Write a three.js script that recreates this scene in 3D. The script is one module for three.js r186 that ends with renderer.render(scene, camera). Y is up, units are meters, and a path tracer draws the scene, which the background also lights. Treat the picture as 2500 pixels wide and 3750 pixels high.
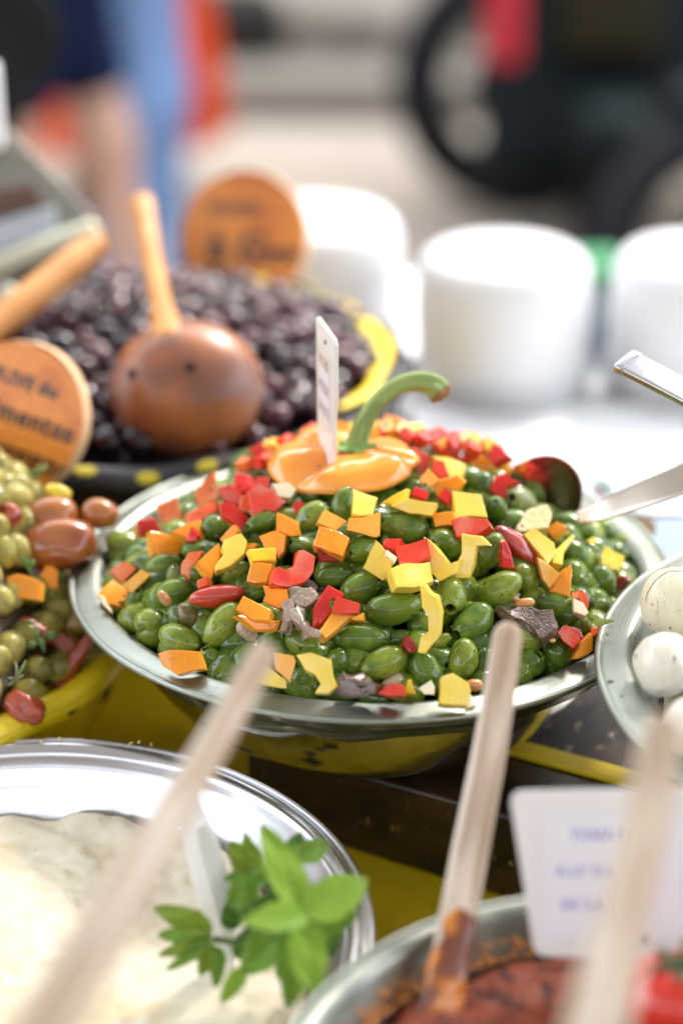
import * as THREE from 'three';
import { mergeGeometries, toCreasedNormals } from 'three/addons/utils/BufferGeometryUtils.js';
import { RoundedBoxGeometry } from 'three/addons/geometries/RoundedBoxGeometry.js';
import { TessellateModifier } from 'three/addons/modifiers/TessellateModifier.js';
import { MarchingCubes } from 'three/addons/objects/MarchingCubes.js';

// ---------------------------------------------------------------- camera, sky, sun, exposure
const scene = new THREE.Scene();
const FOCAL = 7291.7, PITCH = THREE.MathUtils.degToRad(24.9), EYE = new THREE.Vector3(0, 1.55, 0);
const camera = new THREE.PerspectiveCamera(2 * THREE.MathUtils.radToDeg(Math.atan(1875 / FOCAL)), 682 / 1024, 0.05, 200);
camera.filmGauge = 36;
camera.position.copy(EYE);
camera.rotation.set(-PITCH, 0, 0);
camera.focus = 0.958;
camera.userData.fStop = 2.4;
camera.updateMatrixWorld(true);
const renderer = new THREE.WebGLRenderer({ antialias: true });
renderer.setSize(682, 1024);
renderer.toneMapping = THREE.LinearToneMapping;
renderer.toneMappingExposure = 5.35;
renderer.shadowMap.enabled = true;
const SUN = new THREE.Vector3(0.60, 1.15, -0.85).normalize();
{
  const w = 512, h = 256, d = new Float32Array(w * h * 4), v = new THREE.Vector3();
  for (let j = 0; j < h; j++) for (let i = 0; i < w; i++) {
    const el = ((j + 0.5) / h - 0.5) * Math.PI, az = ((i + 0.5) / w - 0.5) * 2 * Math.PI;
    v.set(Math.cos(az) * Math.cos(el), Math.sin(el), Math.sin(az) * Math.cos(el));
    const up = Math.max(0, v.y), k = 0.5 + 0.62 * Math.pow(up, 0.8), g = Math.pow(Math.max(0, v.dot(SUN)), 6) * 0.75;
    const o = (j * w + i) * 4;
    d[o] = k * 0.93 + g; d[o + 1] = k * 0.99 + g * 0.98; d[o + 2] = k * 1.10 + g * 0.92; d[o + 3] = 1;
  }
  const sky = new THREE.DataTexture(d, w, h, THREE.RGBAFormat, THREE.FloatType);
  sky.mapping = THREE.EquirectangularReflectionMapping;
  sky.magFilter = THREE.LinearFilter;
  sky.needsUpdate = true;
  scene.background = sky;
  scene.environment = sky;
}
const sun = new THREE.DirectionalLight(0xfff4e8, 0.9);
sun.position.copy(SUN).multiplyScalar(8).add(new THREE.Vector3(0, 1, -1));
sun.target.position.set(0, 1, -1);
sun.castShadow = true;
sun.shadow.radius = 20;
sun.shadow.mapSize.set(2048, 2048);
Object.assign(sun.shadow.camera, { left: -4, right: 4, top: 4, bottom: -4, near: 0.5, far: 20 });
scene.add(sun, sun.target);

// ---------------------------------------------------------------- helpers
const V3 = (x, y, z) => new THREE.Vector3(x, y, z);
let seed = 7;
const rnd = () => { seed = (seed + 0x6D2B79F5) | 0; let t = Math.imul(seed ^ (seed >>> 15), 1 | seed); t = (t + Math.imul(t ^ (t >>> 7), 61 | t)) ^ t; return ((t ^ (t >>> 14)) >>> 0) / 4294967296; };
const rr = (a, b) => a + (b - a) * rnd();
const pick = (a) => a[Math.floor(rnd() * a.length)];
const smooth = (a, b, x) => { const t = Math.min(1, Math.max(0, (x - a) / (b - a))); return t * t * (3 - 2 * t); };
const lerp = THREE.MathUtils.lerp;
const hash = (x, y, z) => { let h = Math.imul(x, 374761393) ^ Math.imul(y, 668265263) ^ Math.imul(z, 2147483647 ^ 0x5bd1e995); h = Math.imul(h ^ (h >>> 13), 1274126177); return ((h ^ (h >>> 16)) >>> 0) / 4294967296; };
const fade = (t) => t * t * t * (t * (t * 6 - 15) + 10);
function noise3(x, y, z, px = 1e6, py = 1e6) {
  const ix = Math.floor(x), iy = Math.floor(y), iz = Math.floor(z), fx = fade(x - ix), fy = fade(y - iy), fz = fade(z - iz);
  const m = (a, p) => ((a % p) + p) % p, h = (a, b, c) => hash(m(ix + a, px), m(iy + b, py), iz + c);
  return lerp(lerp(lerp(h(0, 0, 0), h(1, 0, 0), fx), lerp(h(0, 1, 0), h(1, 1, 0), fx), fy), lerp(lerp(h(0, 0, 1), h(1, 0, 1), fx), lerp(h(0, 1, 1), h(1, 1, 1), fx), fy), fz);
}
const n3 = (p, s, o = 0) => noise3(p.x * s + 50 + o, p.y * s + 50, p.z * s + 50) * 2 - 1;
function fbm(u, v, px, py, oct, z = 0) { let a = 0, k = 0.5, t = 0; for (let i = 0; i < oct; i++) { a += k * noise3(u * px, v * py, z + i * 7.3, px, py); t += k; k *= 0.5; px *= 2; py *= 2; } return a / t; }

const RIGHT = V3(1, 0, 0), UP = V3(0, Math.cos(PITCH), -Math.sin(PITCH)), BACK = V3(0, Math.sin(PITCH), Math.cos(PITCH));
// a pixel of the 2500 x 3750 photograph and a distance along the lens axis -> a point of the place
const ray = (x, y) => RIGHT.clone().multiplyScalar((x - 1250) / FOCAL).addScaledVector(UP, (1875 - y) / FOCAL).addScaledVector(BACK, -1);
const at = (x, y, z) => EYE.clone().addScaledVector(ray(x, y), z);
const onY = (x, y, h) => { const d = ray(x, y); return EYE.clone().addScaledVector(d, (h - EYE.y) / d.y); };
const px = (n, z) => n * z / FOCAL;
const screenX = (p) => { const q = p.clone().sub(EYE); return 1250 - FOCAL * q.x / q.dot(BACK); }, screenY = (p) => { const q = p.clone().sub(EYE); return 1875 + FOCAL * q.dot(UP) / q.dot(BACK); };

const used = new Map();
function numbered(name) { const n = used.get(name) ?? 0; used.set(name, n + 1); return n ? `${name}_${String(n).padStart(3, '0')}` : name; }
function shade(o) { o.traverse((c) => { if (c.isMesh) { c.castShadow = true; c.receiveShadow = true; } }); return o; }
function tag(o, label, category, group) { o.userData.label = label; o.userData.category = category; if (group) o.userData.group = group; return o; }
function solo(name, g, m, label, category, group) { const o = new THREE.Mesh(g, m); o.name = numbered(name); scene.add(o); tag(o, label, category, group); return shade(o); }
function thing(name, label, category, p = V3(0, 0, 0), group) { const o = new THREE.Group(); o.name = numbered(name); o.position.copy(p); scene.add(o); return tag(o, label, category, group); }
function part(name, g, m, parent, label) {          // geometry given in the place's coordinates; the part is put under its thing
  const o = new THREE.Mesh(g, m); o.name = name; parent.add(o);
  parent.updateWorldMatrix(true, false);
  o.applyMatrix4(parent.matrixWorld.clone().invert());
  if (label) o.userData.label = label;
  return shade(o);
}
function structure(name, g, m) { const o = new THREE.Mesh(g, m); o.name = name; o.userData.kind = 'structure'; scene.add(o); return shade(o); }
function stuff(name, g, m, label, category) { const o = solo(name, g, m, label, category); o.userData.kind = 'stuff'; return o; }

function tex(w, h, fn, srgb = true, rep) {
  const d = new Uint8Array(w * h * 4);
  for (let j = 0; j < h; j++) for (let i = 0; i < w; i++) { const c = fn((i + 0.5) / w, (j + 0.5) / h), o = (j * w + i) * 4; d[o] = c[0] * 255; d[o + 1] = c[1] * 255; d[o + 2] = c[2] * 255; d[o + 3] = 255; }
  for (let k = 0; k < d.length; k++) d[k] = Math.min(255, Math.max(0, d[k]));
  const t = new THREE.DataTexture(d, w, h, THREE.RGBAFormat);
  t.wrapS = t.wrapT = THREE.RepeatWrapping; t.magFilter = THREE.LinearFilter; t.minFilter = THREE.LinearMipmapLinearFilter; t.generateMipmaps = true;
  if (srgb) t.colorSpace = THREE.SRGBColorSpace;
  if (rep) t.repeat.set(...rep);
  t.needsUpdate = true;
  return t;
}
const clamp01 = (c) => c.map((x) => Math.min(1, Math.max(0, x)));
const mix = (a, b, t) => a.map((x, i) => lerp(x, b[i], t));
const hex = (h) => [(h >> 16 & 255) / 255, (h >> 8 & 255) / 255, (h & 255) / 255];
const phys = (o) => new THREE.MeshPhysicalMaterial(o);
const std = (o) => new THREE.MeshStandardMaterial(o);

// swept bar: flat or round section along points; a = half widths, b = half thicknesses, N = direction of the thickness
function sweep(pts, a, b, N, { n = 24, k = 16, sq = 2, cap = 0.5, ridge = 0 } = {}) {
  const curve = new THREE.CatmullRomCurve3(pts), pos = [], uv = [], idx = [], len = curve.getLength();
  const val = (arr, t) => { if (typeof arr === 'number') return arr; const f = t * (arr.length - 1), i = Math.min(arr.length - 2, Math.floor(f)); return lerp(arr[i], arr[i + 1], f - i); };
  const rings = [];
  const m = 4;
  for (let i = 0; i <= m; i++) rings.push([0, Math.sin(i / m * Math.PI / 2), -Math.cos(i / m * Math.PI / 2)]);
  for (let i = 1; i < n; i++) rings.push([i / n, 1, 0]);
  for (let i = m; i >= 0; i--) rings.push([1, Math.sin(i / m * Math.PI / 2), Math.cos(i / m * Math.PI / 2)]);
  for (const [t, s0, e] of rings) {
    const c = curve.getPoint(t), T = curve.getTangent(t), S = new THREE.Vector3().crossVectors(T, N).normalize(), M = new THREE.Vector3().crossVectors(S, T).normalize();
    const A = val(a, t), B = val(b, t), s = Math.max(s0, 0.02);
    c.addScaledVector(T, e * A * cap);
    for (let j = 0; j <= k; j++) {
      const w = j / k * Math.PI * 2, cs = Math.cos(w), sn = Math.sin(w), q = 2 / sq, rg = 1 + ridge * Math.cos(5 * w);
      const p = c.clone().addScaledVector(S, Math.sign(cs) * Math.pow(Math.abs(cs), q) * A * s * rg).addScaledVector(M, Math.sign(sn) * Math.pow(Math.abs(sn), q) * B * s * rg);
      pos.push(p.x, p.y, p.z); uv.push(j / k * (A + B) * 4, t * len);
    }
  }
  const R = rings.length;
  for (let i = 0; i < R - 1; i++) for (let j = 0; j < k; j++) { const p = i * (k + 1) + j, r = p + k + 1; idx.push(p, p + 1, r, r, p + 1, r + 1); }
  const g = new THREE.BufferGeometry();
  g.setAttribute('position', new THREE.Float32BufferAttribute(pos, 3)); g.setAttribute('uv', new THREE.Float32BufferAttribute(uv, 2)); g.setIndex(idx);
  g.computeVertexNormals();
  return seam(g, k);
}
function seam(g, k) { const N = g.attributes.normal, rows = N.count / (k + 1), a = V3(), b = V3(); for (let i = 0; i < rows; i++) { a.fromBufferAttribute(N, i * (k + 1)); b.fromBufferAttribute(N, i * (k + 1) + k); a.add(b).normalize(); N.setXYZ(i * (k + 1), a.x, a.y, a.z); N.setXYZ(i * (k + 1) + k, a.x, a.y, a.z); } return g; }
// surface of revolution about y with a bump function; profile = [r, y] from bottom to top
function turned(profile, k, bump, uvl = 1) {
  const pos = [], uv = [], idx = [];
  profile.forEach(([r, y], i) => { for (let j = 0; j <= k; j++) { const w = (j % k) / k * Math.PI * 2, p = V3(Math.cos(w) * r, y, Math.sin(w) * r); if (bump) bump(p, w, i / (profile.length - 1)); pos.push(p.x, p.y, p.z); uv.push(j / k, i / (profile.length - 1) * uvl); } });
  for (let i = 0; i < profile.length - 1; i++) for (let j = 0; j < k; j++) { const p = i * (k + 1) + j, q = p + k + 1; idx.push(p, q, p + 1, q, q + 1, p + 1); }
  const g = new THREE.BufferGeometry();
  g.setAttribute('position', new THREE.Float32BufferAttribute(pos, 3)); g.setAttribute('uv', new THREE.Float32BufferAttribute(uv, 2)); g.setIndex(idx);
  g.computeVertexNormals();
  return seam(g, k);
}
// smooth profile through control points
function prof(pts, n) { const c = new THREE.CatmullRomCurve3(pts.map(([r, y]) => V3(r, y, 0)), false, 'catmullrom', 0.4); return c.getPoints(n).map((p) => [Math.max(0, p.x), p.y]); }
// disc-shaped height field
function field(c, R, rings, k, fy, shape) {
  const pos = [], uv = [], idx = [];
  for (let i = 0; i <= rings; i++) for (let j = 0; j <= k; j++) { const w = (j % k) / k * Math.PI * 2, r = R * i / rings * (shape ? shape(w) : 1), x = Math.cos(w) * r, z = Math.sin(w) * r; pos.push(c.x + x, c.y + fy(x, z, i / rings, w), c.z + z); uv.push(x, z); }
  for (let i = 0; i < rings; i++) for (let j = 0; j < k; j++) { const p = i * (k + 1) + j, q = p + k + 1; idx.push(p, p + 1, q, q, p + 1, q + 1); }
  const g = new THREE.BufferGeometry();
  g.setAttribute('position', new THREE.Float32BufferAttribute(pos, 3)); g.setAttribute('uv', new THREE.Float32BufferAttribute(uv, 2)); g.setIndex(idx);
  g.computeVertexNormals();
  return seam(g, k);
}
const box = (x0, x1, y0, y1, z0, z1, r = 0.003) => new RoundedBoxGeometry(x1 - x0, y1 - y0, z1 - z0, 2, r).translate((x0 + x1) / 2, (y0 + y1) / 2, (z0 + z1) / 2);

// ---------------------------------------------------------------- materials
const grainBump = tex(256, 256, (u, v) => { const n = fbm(u, v, 24, 24, 3, 3); return [n, n, n]; }, false);
const fineRough = tex(256, 256, (u, v) => { const n = fbm(u, v, 8, 8, 5, 9), s = 0.35 + 0.5 * n; return [s, s, s]; }, false);
const steelRough = tex(512, 512, (u, v) => { const scr = fbm(u, v, 6, 160, 2, 4), blot = fbm(u, v, 7, 5, 4, 12), s = 0.42 + 0.22 * scr + 0.34 * smooth(0.45, 0.75, blot); return [s, s, s]; }, false);
const steelTint = tex(512, 512, (u, v) => { const n = fbm(u, v, 9, 6, 5, 31), k = 0.88 + 0.12 * n - 0.16 * smooth(0.56, 0.72, n); return [k, k, k * 0.985]; });
const steelBump = tex(512, 512, (u, v) => { const n = fbm(u, v, 5, 220, 2, 44) * 0.7 + 0.3 * fbm(u, v, 30, 10, 2, 6); return [n, n, n]; }, false);
for (const t of [steelRough, steelBump, steelTint]) t.repeat.set(3, 1);
const M = {};
M.steel = phys({ color: new THREE.Color().setRGB(0.36, 0.39, 0.355), metalness: 1, roughness: 0.72, roughnessMap: steelRough, map: steelTint, bumpMap: steelBump, bumpScale: 0.00006, side: THREE.DoubleSide });
M.brightSteel = phys({ color: new THREE.Color().setRGB(0.52, 0.52, 0.54), metalness: 1, roughness: 0.36, roughnessMap: steelRough, bumpMap: steelBump, bumpScale: 0.00003, side: THREE.DoubleSide });
M.mirrorSteel = phys({ color: new THREE.Color().setRGB(0.80, 0.80, 0.77), metalness: 1, roughness: 0.24, roughnessMap: steelRough, map: steelTint, bumpMap: steelBump, bumpScale: 0.00003, side: THREE.DoubleSide });
M.spoonSteel = phys({ color: new THREE.Color().setRGB(0.62, 0.55, 0.47), metalness: 1, roughness: 0.24, side: THREE.DoubleSide });
M.greyMetal = std({ color: new THREE.Color().setRGB(0.30, 0.29, 0.26), metalness: 0.7, roughness: 0.42, roughnessMap: fineRough });

// olive skins: mottled flesh, pale flecks, dark herb specks
function skin(base, dark, light, speck, amount, z) {
  return tex(512, 256, (u, v) => {
    const a = fbm(u, v, 4, 3, 4, z), b = fbm(u, v, 26, 18, 3, z + 20), c = noise3(u * 60, v * 34, z + 40, 60, 34), d = fbm(u, v, 9, 7, 3, z + 60), e = noise3(u * 90, v * 50, z + 80, 90, 50);
    let k = mix(base, dark, smooth(0.42, 0.78, a));
    k = mix(k, light, 0.55 * smooth(0.5, 0.78, d) + 0.12 * (b - 0.5));
    k = mix(k, light, 0.35 * smooth(0.78, 0.9, e));
    k = mix(k, speck, amount * smooth(0.86, 0.92, c) * smooth(0.5, 0.62, fbm(u, v, 5, 4, 2, z + 99)));
    return clamp01(k);
  });
}
const oliveBump = tex(256, 128, (u, v) => { const n = 0.6 * fbm(u, v, 8, 6, 4, 2) + 0.4 * noise3(u * 60, v * 40, 5, 60, 40); return [n, n, n]; }, false);
const oliveMat = (map, rough = 0.36, coat = 0.8, bump = 0.0003, k = [0.80, 0.81, 0.66]) => phys({ map, color: new THREE.Color().setRGB(...k), specularIntensity: 0.3, vertexColors: true, roughness: rough, clearcoat: coat, clearcoatRoughness: 0.05, bumpMap: oliveBump, bumpScale: bump, side: THREE.DoubleSide });
M.green = [
  oliveMat(skin(hex(0x6f8a2c), hex(0x4a6a1a), hex(0xa0b052), hex(0x231f10), 0.6, 1)), oliveMat(skin(hex(0x5f7e28), hex(0x40641c), hex(0x93a648), hex(0x2a2214), 0.6, 111)),
  oliveMat(skin(hex(0x80942f), hex(0x5a7722), hex(0xaeb854), hex(0x2a2312), 0.6, 222)), oliveMat(skin(hex(0x527226), hex(0x38581a), hex(0x859e44), hex(0x241e12), 0.6, 333)),
];
M.oliveBrown = oliveMat(skin(hex(0x857a48), hex(0x5d5230), hex(0xa09660), hex(0x2c2010), 0.6, 17));
M.oliveGrey = oliveMat(skin(hex(0x97a070), hex(0x6c7850), hex(0xc4c8a0), hex(0x23200f), 1, 27));
M.oliveLime = oliveMat(skin(hex(0x9aa63a), hex(0x74902c), hex(0xc0c060), hex(0x2c2010), 0.5, 37));
M.pale = [oliveMat(skin(hex(0xa89c48), hex(0x857a34), hex(0xcfc488), hex(0x33240f), 1, 47), 0.5, 0.4, 0.0005, [0.80, 0.82, 0.82]), oliveMat(skin(hex(0xb4a656), hex(0x8e8440), hex(0xd8cc94), hex(0x3a2a10), 1, 57), 0.5, 0.4, 0.0005, [0.80, 0.82, 0.82]), oliveMat(skin(hex(0x98903f), hex(0x746b2c), hex(0xbdb478), hex(0x2c2210), 1, 67), 0.5, 0.4, 0.0005, [0.80, 0.82, 0.82])];
M.black = [oliveMat(skin(hex(0x342228), hex(0x1c1218), hex(0x573a42), hex(0x120c10), 0.6, 77), 0.3, 0.75, 0.0001, [1.15, 0.72, 0.82]), oliveMat(skin(hex(0x482e34), hex(0x281a1e), hex(0x6a4850), hex(0x1a1010), 0.6, 87), 0.3, 0.75, 0.0001, [1.15, 0.72, 0.82]), oliveMat(skin(hex(0x1e1a22), hex(0x121018), hex(0x35303c), hex(0x0e0c10), 0.5, 97), 0.26, 0.75, 0.0001, [1.15, 0.72, 0.82])];
M.flesh = phys({ color: 0xffffff, vertexColors: true, specularIntensity: 0.5, roughness: 0.34, clearcoat: 0.6, clearcoatRoughness: 0.07, bumpMap: grainBump, bumpScale: 0.00014 });
M.chunk = phys({ color: 0xffffff, vertexColors: true, roughness: 0.35, clearcoat: 0.9, clearcoatRoughness: 0.1, bumpMap: grainBump, bumpScale: 0.0007, side: THREE.DoubleSide });
M.glossy = phys({ color: 0xffffff, vertexColors: true, roughness: 0.32, clearcoat: 1, clearcoatRoughness: 0.06, bumpMap: grainBump, bumpScale: 0.00008 });
M.dressing = phys({ color: new THREE.Color().setRGB(0.035, 0.035, 0.012), roughness: 0.12, clearcoat: 1, bumpMap: grainBump, bumpScale: 0.002 });
const woodLight = tex(256, 1024, (u, v) => { const g = fbm(u, v, 18, 3, 4, 5), s = fbm(u, v, 40, 2, 2, 15), p = fbm(u, v, 3, 3, 3, 25), k = 0.62 * g + 0.38 * s; return clamp01(mix(mix(hex(0xae967e), hex(0xe2d7ca), smooth(0.2, 0.7, k)), hex(0x9c7e64), 0.5 * smooth(0.5, 0.72, p))); });
woodLight.repeat.set(30, 5);
M.stick = std({ map: woodLight, roughness: 0.62, bumpMap: woodLight, bumpScale: 0.0002 });
const oliveWood = (a, b, c, z) => tex(512, 512, (u, v) => { const w = fbm(u, v, 4, 3, 4, z), r = 0.5 + 0.5 * Math.sin((v * 14 + w * 5) * Math.PI * 2), f = fbm(u, v, 60, 8, 2, z + 5); return clamp01(mix(mix(hex(a), hex(b), 0.5 * r + 0.3 * f), hex(c), 0.7 * smooth(0.55, 0.75, w))); });
const warmWood = oliveWood(0xc97a2c, 0xdd9a4e, 0xa85c1c, 3);
M.warmWood = phys({ map: warmWood, roughness: 0.45, clearcoat: 0.25, clearcoatRoughness: 0.3, bumpMap: warmWood, bumpScale: 0.0003 });
M.handleWood = phys({ map: oliveWood(0xbd7c3a, 0xd29a5a, 0x9c5c26, 13), roughness: 0.5, clearcoat: 0.15, clearcoatRoughness: 0.4 });
const ladleTint = tex(512, 512, (u, v) => { const w = fbm(u, v, 5, 4, 4, 71), f = fbm(u, v, 40, 10, 3, 72), q = fbm(u, v, 3, 3, 3, 75); return clamp01(mix(mix(mix(hex(0xa4622e), hex(0x955228), f), hex(0x6a4034), 0.8 * smooth(0.38, 0.66, w)), hex(0x452a24), 0.6 * smooth(0.52, 0.74, q))); });
M.ladle = phys({ map: ladleTint, roughness: 0.42, clearcoat: 0.35, clearcoatRoughness: 0.3, bumpMap: ladleTint, bumpScale: 0.0003 });
M.edgeWood = std({ color: hexLin(0xd9b48c), roughness: 0.7 });
M.burnt = std({ color: hexLin(0x21130c), roughness: 0.9 });
function hexLin(h) { return new THREE.Color(h); }
const darkWoodTint = tex(1024, 256, (u, v) => { const g = fbm(u, v, 6, 26, 4, 8), p = noise3(u * 70, v * 22, 3, 70, 22), q = fbm(u, v, 10, 5, 4, 18), s = noise3(u * 130, v * 40, 13, 130, 40); return clamp01(mix(mix(mix(hex(0x2b1d13), hex(0x46301f), g), hex(0x18100c), smooth(0.5, 0.75, q)), hex(0xa08050), 0.75 * smooth(0.85, 0.93, p) * smooth(0.5, 0.6, q) + 0.5 * smooth(0.93, 0.97, s))); });
darkWoodTint.repeat.set(3, 6);
M.darkWood = phys({ map: darkWoodTint, roughness: 0.5, roughnessMap: fineRough, bumpMap: darkWoodTint, bumpScale: 0.0012, clearcoat: 0.15, clearcoatRoughness: 0.35 });
// yellow oilcloth with dark olive-branch print
const clothPrint = (bg, ink, s, k) => { const r = 6; return tex(512, 512, (u, v) => {
  let hit = 0; const x = u * r, y = v * r, ix = Math.floor(x), iy = Math.floor(y);
  for (let a = -1; a <= 1; a++) for (let b = -1; b <= 1; b++) { const cx = ((ix + a) % r + r) % r, cy = ((iy + b) % r + r) % r; if (hash(cx, cy, s) > k) continue; const th = hash(cx, cy, s + 1) * 6.3, dx = x - (ix + a + 0.2 + 0.6 * hash(cx, cy, s + 2)), dy = y - (iy + b + 0.2 + 0.6 * hash(cx, cy, s + 3)); const p = dx * Math.cos(th) + dy * Math.sin(th), q = -dx * Math.sin(th) + dy * Math.cos(th); hit = Math.max(hit, smooth(1.1, 0.8, Math.hypot(p / 0.42, q / (0.13 + 0.1 * Math.sin(p * 14))))); }
  const n = fbm(u, v, 12, 12, 3, s); return clamp01(mix(mix(hex(bg), hex(bg).map((c) => c * 0.86), n), hex(ink), hit)); }); };
const clothTint = clothPrint(0xf0d31e, 0x14242c, 5, 0.2);
clothTint.repeat.set(4.2, 4.2);
M.oilcloth = phys({ map: clothTint, roughness: 0.42, clearcoat: 0.2, clearcoatRoughness: 0.35, bumpMap: grainBump, bumpScale: 0.0004, side: THREE.DoubleSide });
M.plainYellow = phys({ color: hexLin(0xf0d21a), roughness: 0.4, clearcoat: 0.25, clearcoatRoughness: 0.3, side: THREE.DoubleSide });
M.white = std({ color: new THREE.Color().setRGB(0.72, 0.73, 0.75), roughness: 0.55 });
M.whitePlastic = phys({ color: new THREE.Color().setRGB(0.72, 0.73, 0.75), roughness: 0.4, clearcoat: 0.1 });
M.card = phys({ color: new THREE.Color().setRGB(0.8, 0.79, 0.78), roughness: 0.3, side: THREE.DoubleSide });

// ---------------------------------------------------------------- the setting: ground, kerb stones
const pave = tex(1024, 1024, (u, v) => { const n = fbm(u, v, 8, 8, 5, 2), m = fbm(u, v, 60, 60, 3, 22), q = fbm(u, v, 4, 4, 3, 12); return clamp01(mix(mix(hex(0x7f7466), hex(0x978c7e), n), hex(0x685c50), 0.5 * smooth(0.55, 0.75, q) + 0.25 * m)); });
pave.repeat.set(0.25, 0.25);
{ const g = new THREE.PlaneGeometry(120, 120).rotateX(-Math.PI / 2); const uv = g.attributes.uv; for (let i = 0; i < uv.count; i++) uv.setXY(i, uv.getX(i) * 120, uv.getY(i) * 120);
  structure('ground', g, std({ map: pave, roughness: 0.9, bumpMap: pave, bumpScale: 0.004 })); }
const stoneTint = tex(512, 512, (u, v) => { const n = fbm(u, v, 5, 5, 5, 33), q = fbm(u, v, 3, 3, 3, 36); return clamp01(mix(mix(hex(0x625a50), hex(0x7d756a), n), hex(0x483f36), 0.6 * smooth(0.5, 0.7, q))); });
M.stone = std({ map: stoneTint, roughness: 0.92, bumpMap: stoneTint, bumpScale: 0.02 });
function rock(w, h, d, s) { const g = new RoundedBoxGeometry(w, h, d, 5, Math.min(w, h, d) * 0.25), p = g.attributes.position, v = V3(); for (let i = 0; i < p.count; i++) { v.fromBufferAttribute(p, i); const k = 1 + 0.14 * n3(v, 5, s); p.setXYZ(i, v.x * k, v.y * k, v.z * k); } g.computeVertexNormals(); return g; }
{ let i = 0;
  for (const [x, w, h, z, label] of [[-1.45, 0.75, 0.42, -7.0, 'rough beige stone block farthest left along the kerb behind the people'], [-0.78, 0.5, 0.5, -6.9, 'rough beige stone block directly behind the blue jeans'], [-0.02, 0.52, 0.36, -6.9, 'rough beige stone block to the left of the motorcycle'], [0.62, 0.6, 0.45, -7.1, 'rough beige stone block behind the motorcycle wheel'], [1.4, 0.8, 0.5, -7.0, 'rough beige stone block farthest right behind the motorcycle']])
    solo('stone_block', rock(w, h, 0.5, i++ * 9).translate(x, h / 2 - 0.02, z), M.stone, label, 'stone block');
  solo('gap_shade_box', rock(0.34, 0.2, 0.3, 77).translate(-0.36, 0.24, -6.75), std({ color: hexLin(0x140e08), roughness: 0.95 }), 'dark block added to stand for the shadow in the gap between two beige stone blocks', 'box');  // near-black block added where the gap between the stones lies in shadow
  structure('kerb', box(-6, 6, 0, 0.13, -6.62, -6.3, 0.02), M.stone); structure('pavement', box(-6, 6, 0, 0.11, -9.5, -6.624, 0.005), M.stone); }

// ---------------------------------------------------------------- stall: table, cloth, slats
{ const t = thing('stall_table', 'long market stall table under the dishes and baskets', 'table', V3(0, 0, -0.95));
  part('tabletop', box(-1.0, 0.95, 0.905, 0.94, -1.47, -0.3), M.darkWood, t);
  for (const [x, z] of [[-0.94, -1.4], [0.89, -1.4], [-0.94, -0.37], [0.89, -0.37]]) part('leg', box(x - 0.03, x + 0.03, 0.002, 0.905, z - 0.03, z + 0.03), M.darkWood, t);
  const g = new THREE.PlaneGeometry(1.9, 1.13, 90, 60).rotateX(-Math.PI / 2).translate(-0.03, 0.947, -0.885), p = g.attributes.position, uv = g.attributes.uv, v = V3();
  for (let i = 0; i < p.count; i++) { v.fromBufferAttribute(p, i); p.setY(i, v.y + 0.0015 * n3(v, 12)); uv.setXY(i, v.x, v.z); }
  g.computeVertexNormals();
  solo('oilcloth', g, M.oilcloth, 'yellow oilcloth with dark print spread flat over the stall table', 'tablecloth'); }
{ const d = V3(0.8826, 0, 0.4701), n = V3(0.4701, 0, -0.8826), o = V3(-0.061, 0, -0.909);
  const slat = (a, b, f, k, label, y1 = 0.997, y0 = 0.9495) => { const g = new RoundedBoxGeometry(b - a, y1 - y0, k - f, 3, 0.0025, 12), p = g.attributes.position, v = V3(), uv = g.attributes.uv;
    for (let i = 0; i < p.count; i++) { v.fromBufferAttribute(p, i); uv.setXY(i, v.x * 1 + 0.3, (v.y + v.z) * 1); p.setXYZ(i, v.x, v.y + 0.0008 * n3(v, 30, f * 99), v.z); }
    g.computeVertexNormals();
    const m = new THREE.Matrix4().makeBasis(d, V3(0, 1, 0), n.clone().negate()); m.setPosition(o.clone().addScaledVector(d, (a + b) / 2).addScaledVector(n, (f + k) / 2).setY((y0 + y1) / 2));
    return solo('wooden_board', g.applyMatrix4(m), M.darkWood, label, 'wooden board'); };
  slat(0.012, 0.5, 0, 0.052, 'dark stained wooden beam in front under the green olive dish');
  slat(-0.02, 0.55, 0.068, 0.17, 'dark wooden board behind the front beam under the olive dish');
  slat(0.0, 0.55, 0.18, 0.27, 'dark wooden board farthest back in shade under the olive dish');
  const strip = new RoundedBoxGeometry(0.42, 0.004, 0.0135, 2, 0.0015).applyMatrix4(new THREE.Matrix4().makeBasis(d, V3(0, 1, 0), n.clone().negate()).setPosition(o.clone().addScaledVector(d, 0.27).addScaledVector(n, 0.06).setY(0.9975)));
  solo('cloth_strip', strip, M.plainYellow, 'narrow yellow cloth edge showing between the dark wooden boards', 'cloth'); }

structure('facade', new RoundedBoxGeometry(60, 12, 1, 2, 0.05).translate(0, 6, -14), std({ color: hexLin(0x8d8478), roughness: 0.9, bumpMap: stoneTint, bumpScale: 0.02 }));   // house front on the far side of the street, above the picture
structure('facade', new RoundedBoxGeometry(60, 4.3, 1, 2, 0.05).translate(0, 2.15, 7.5), M.stone);   // unseen low house front, added behind the viewer to block low sky in reflections
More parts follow.
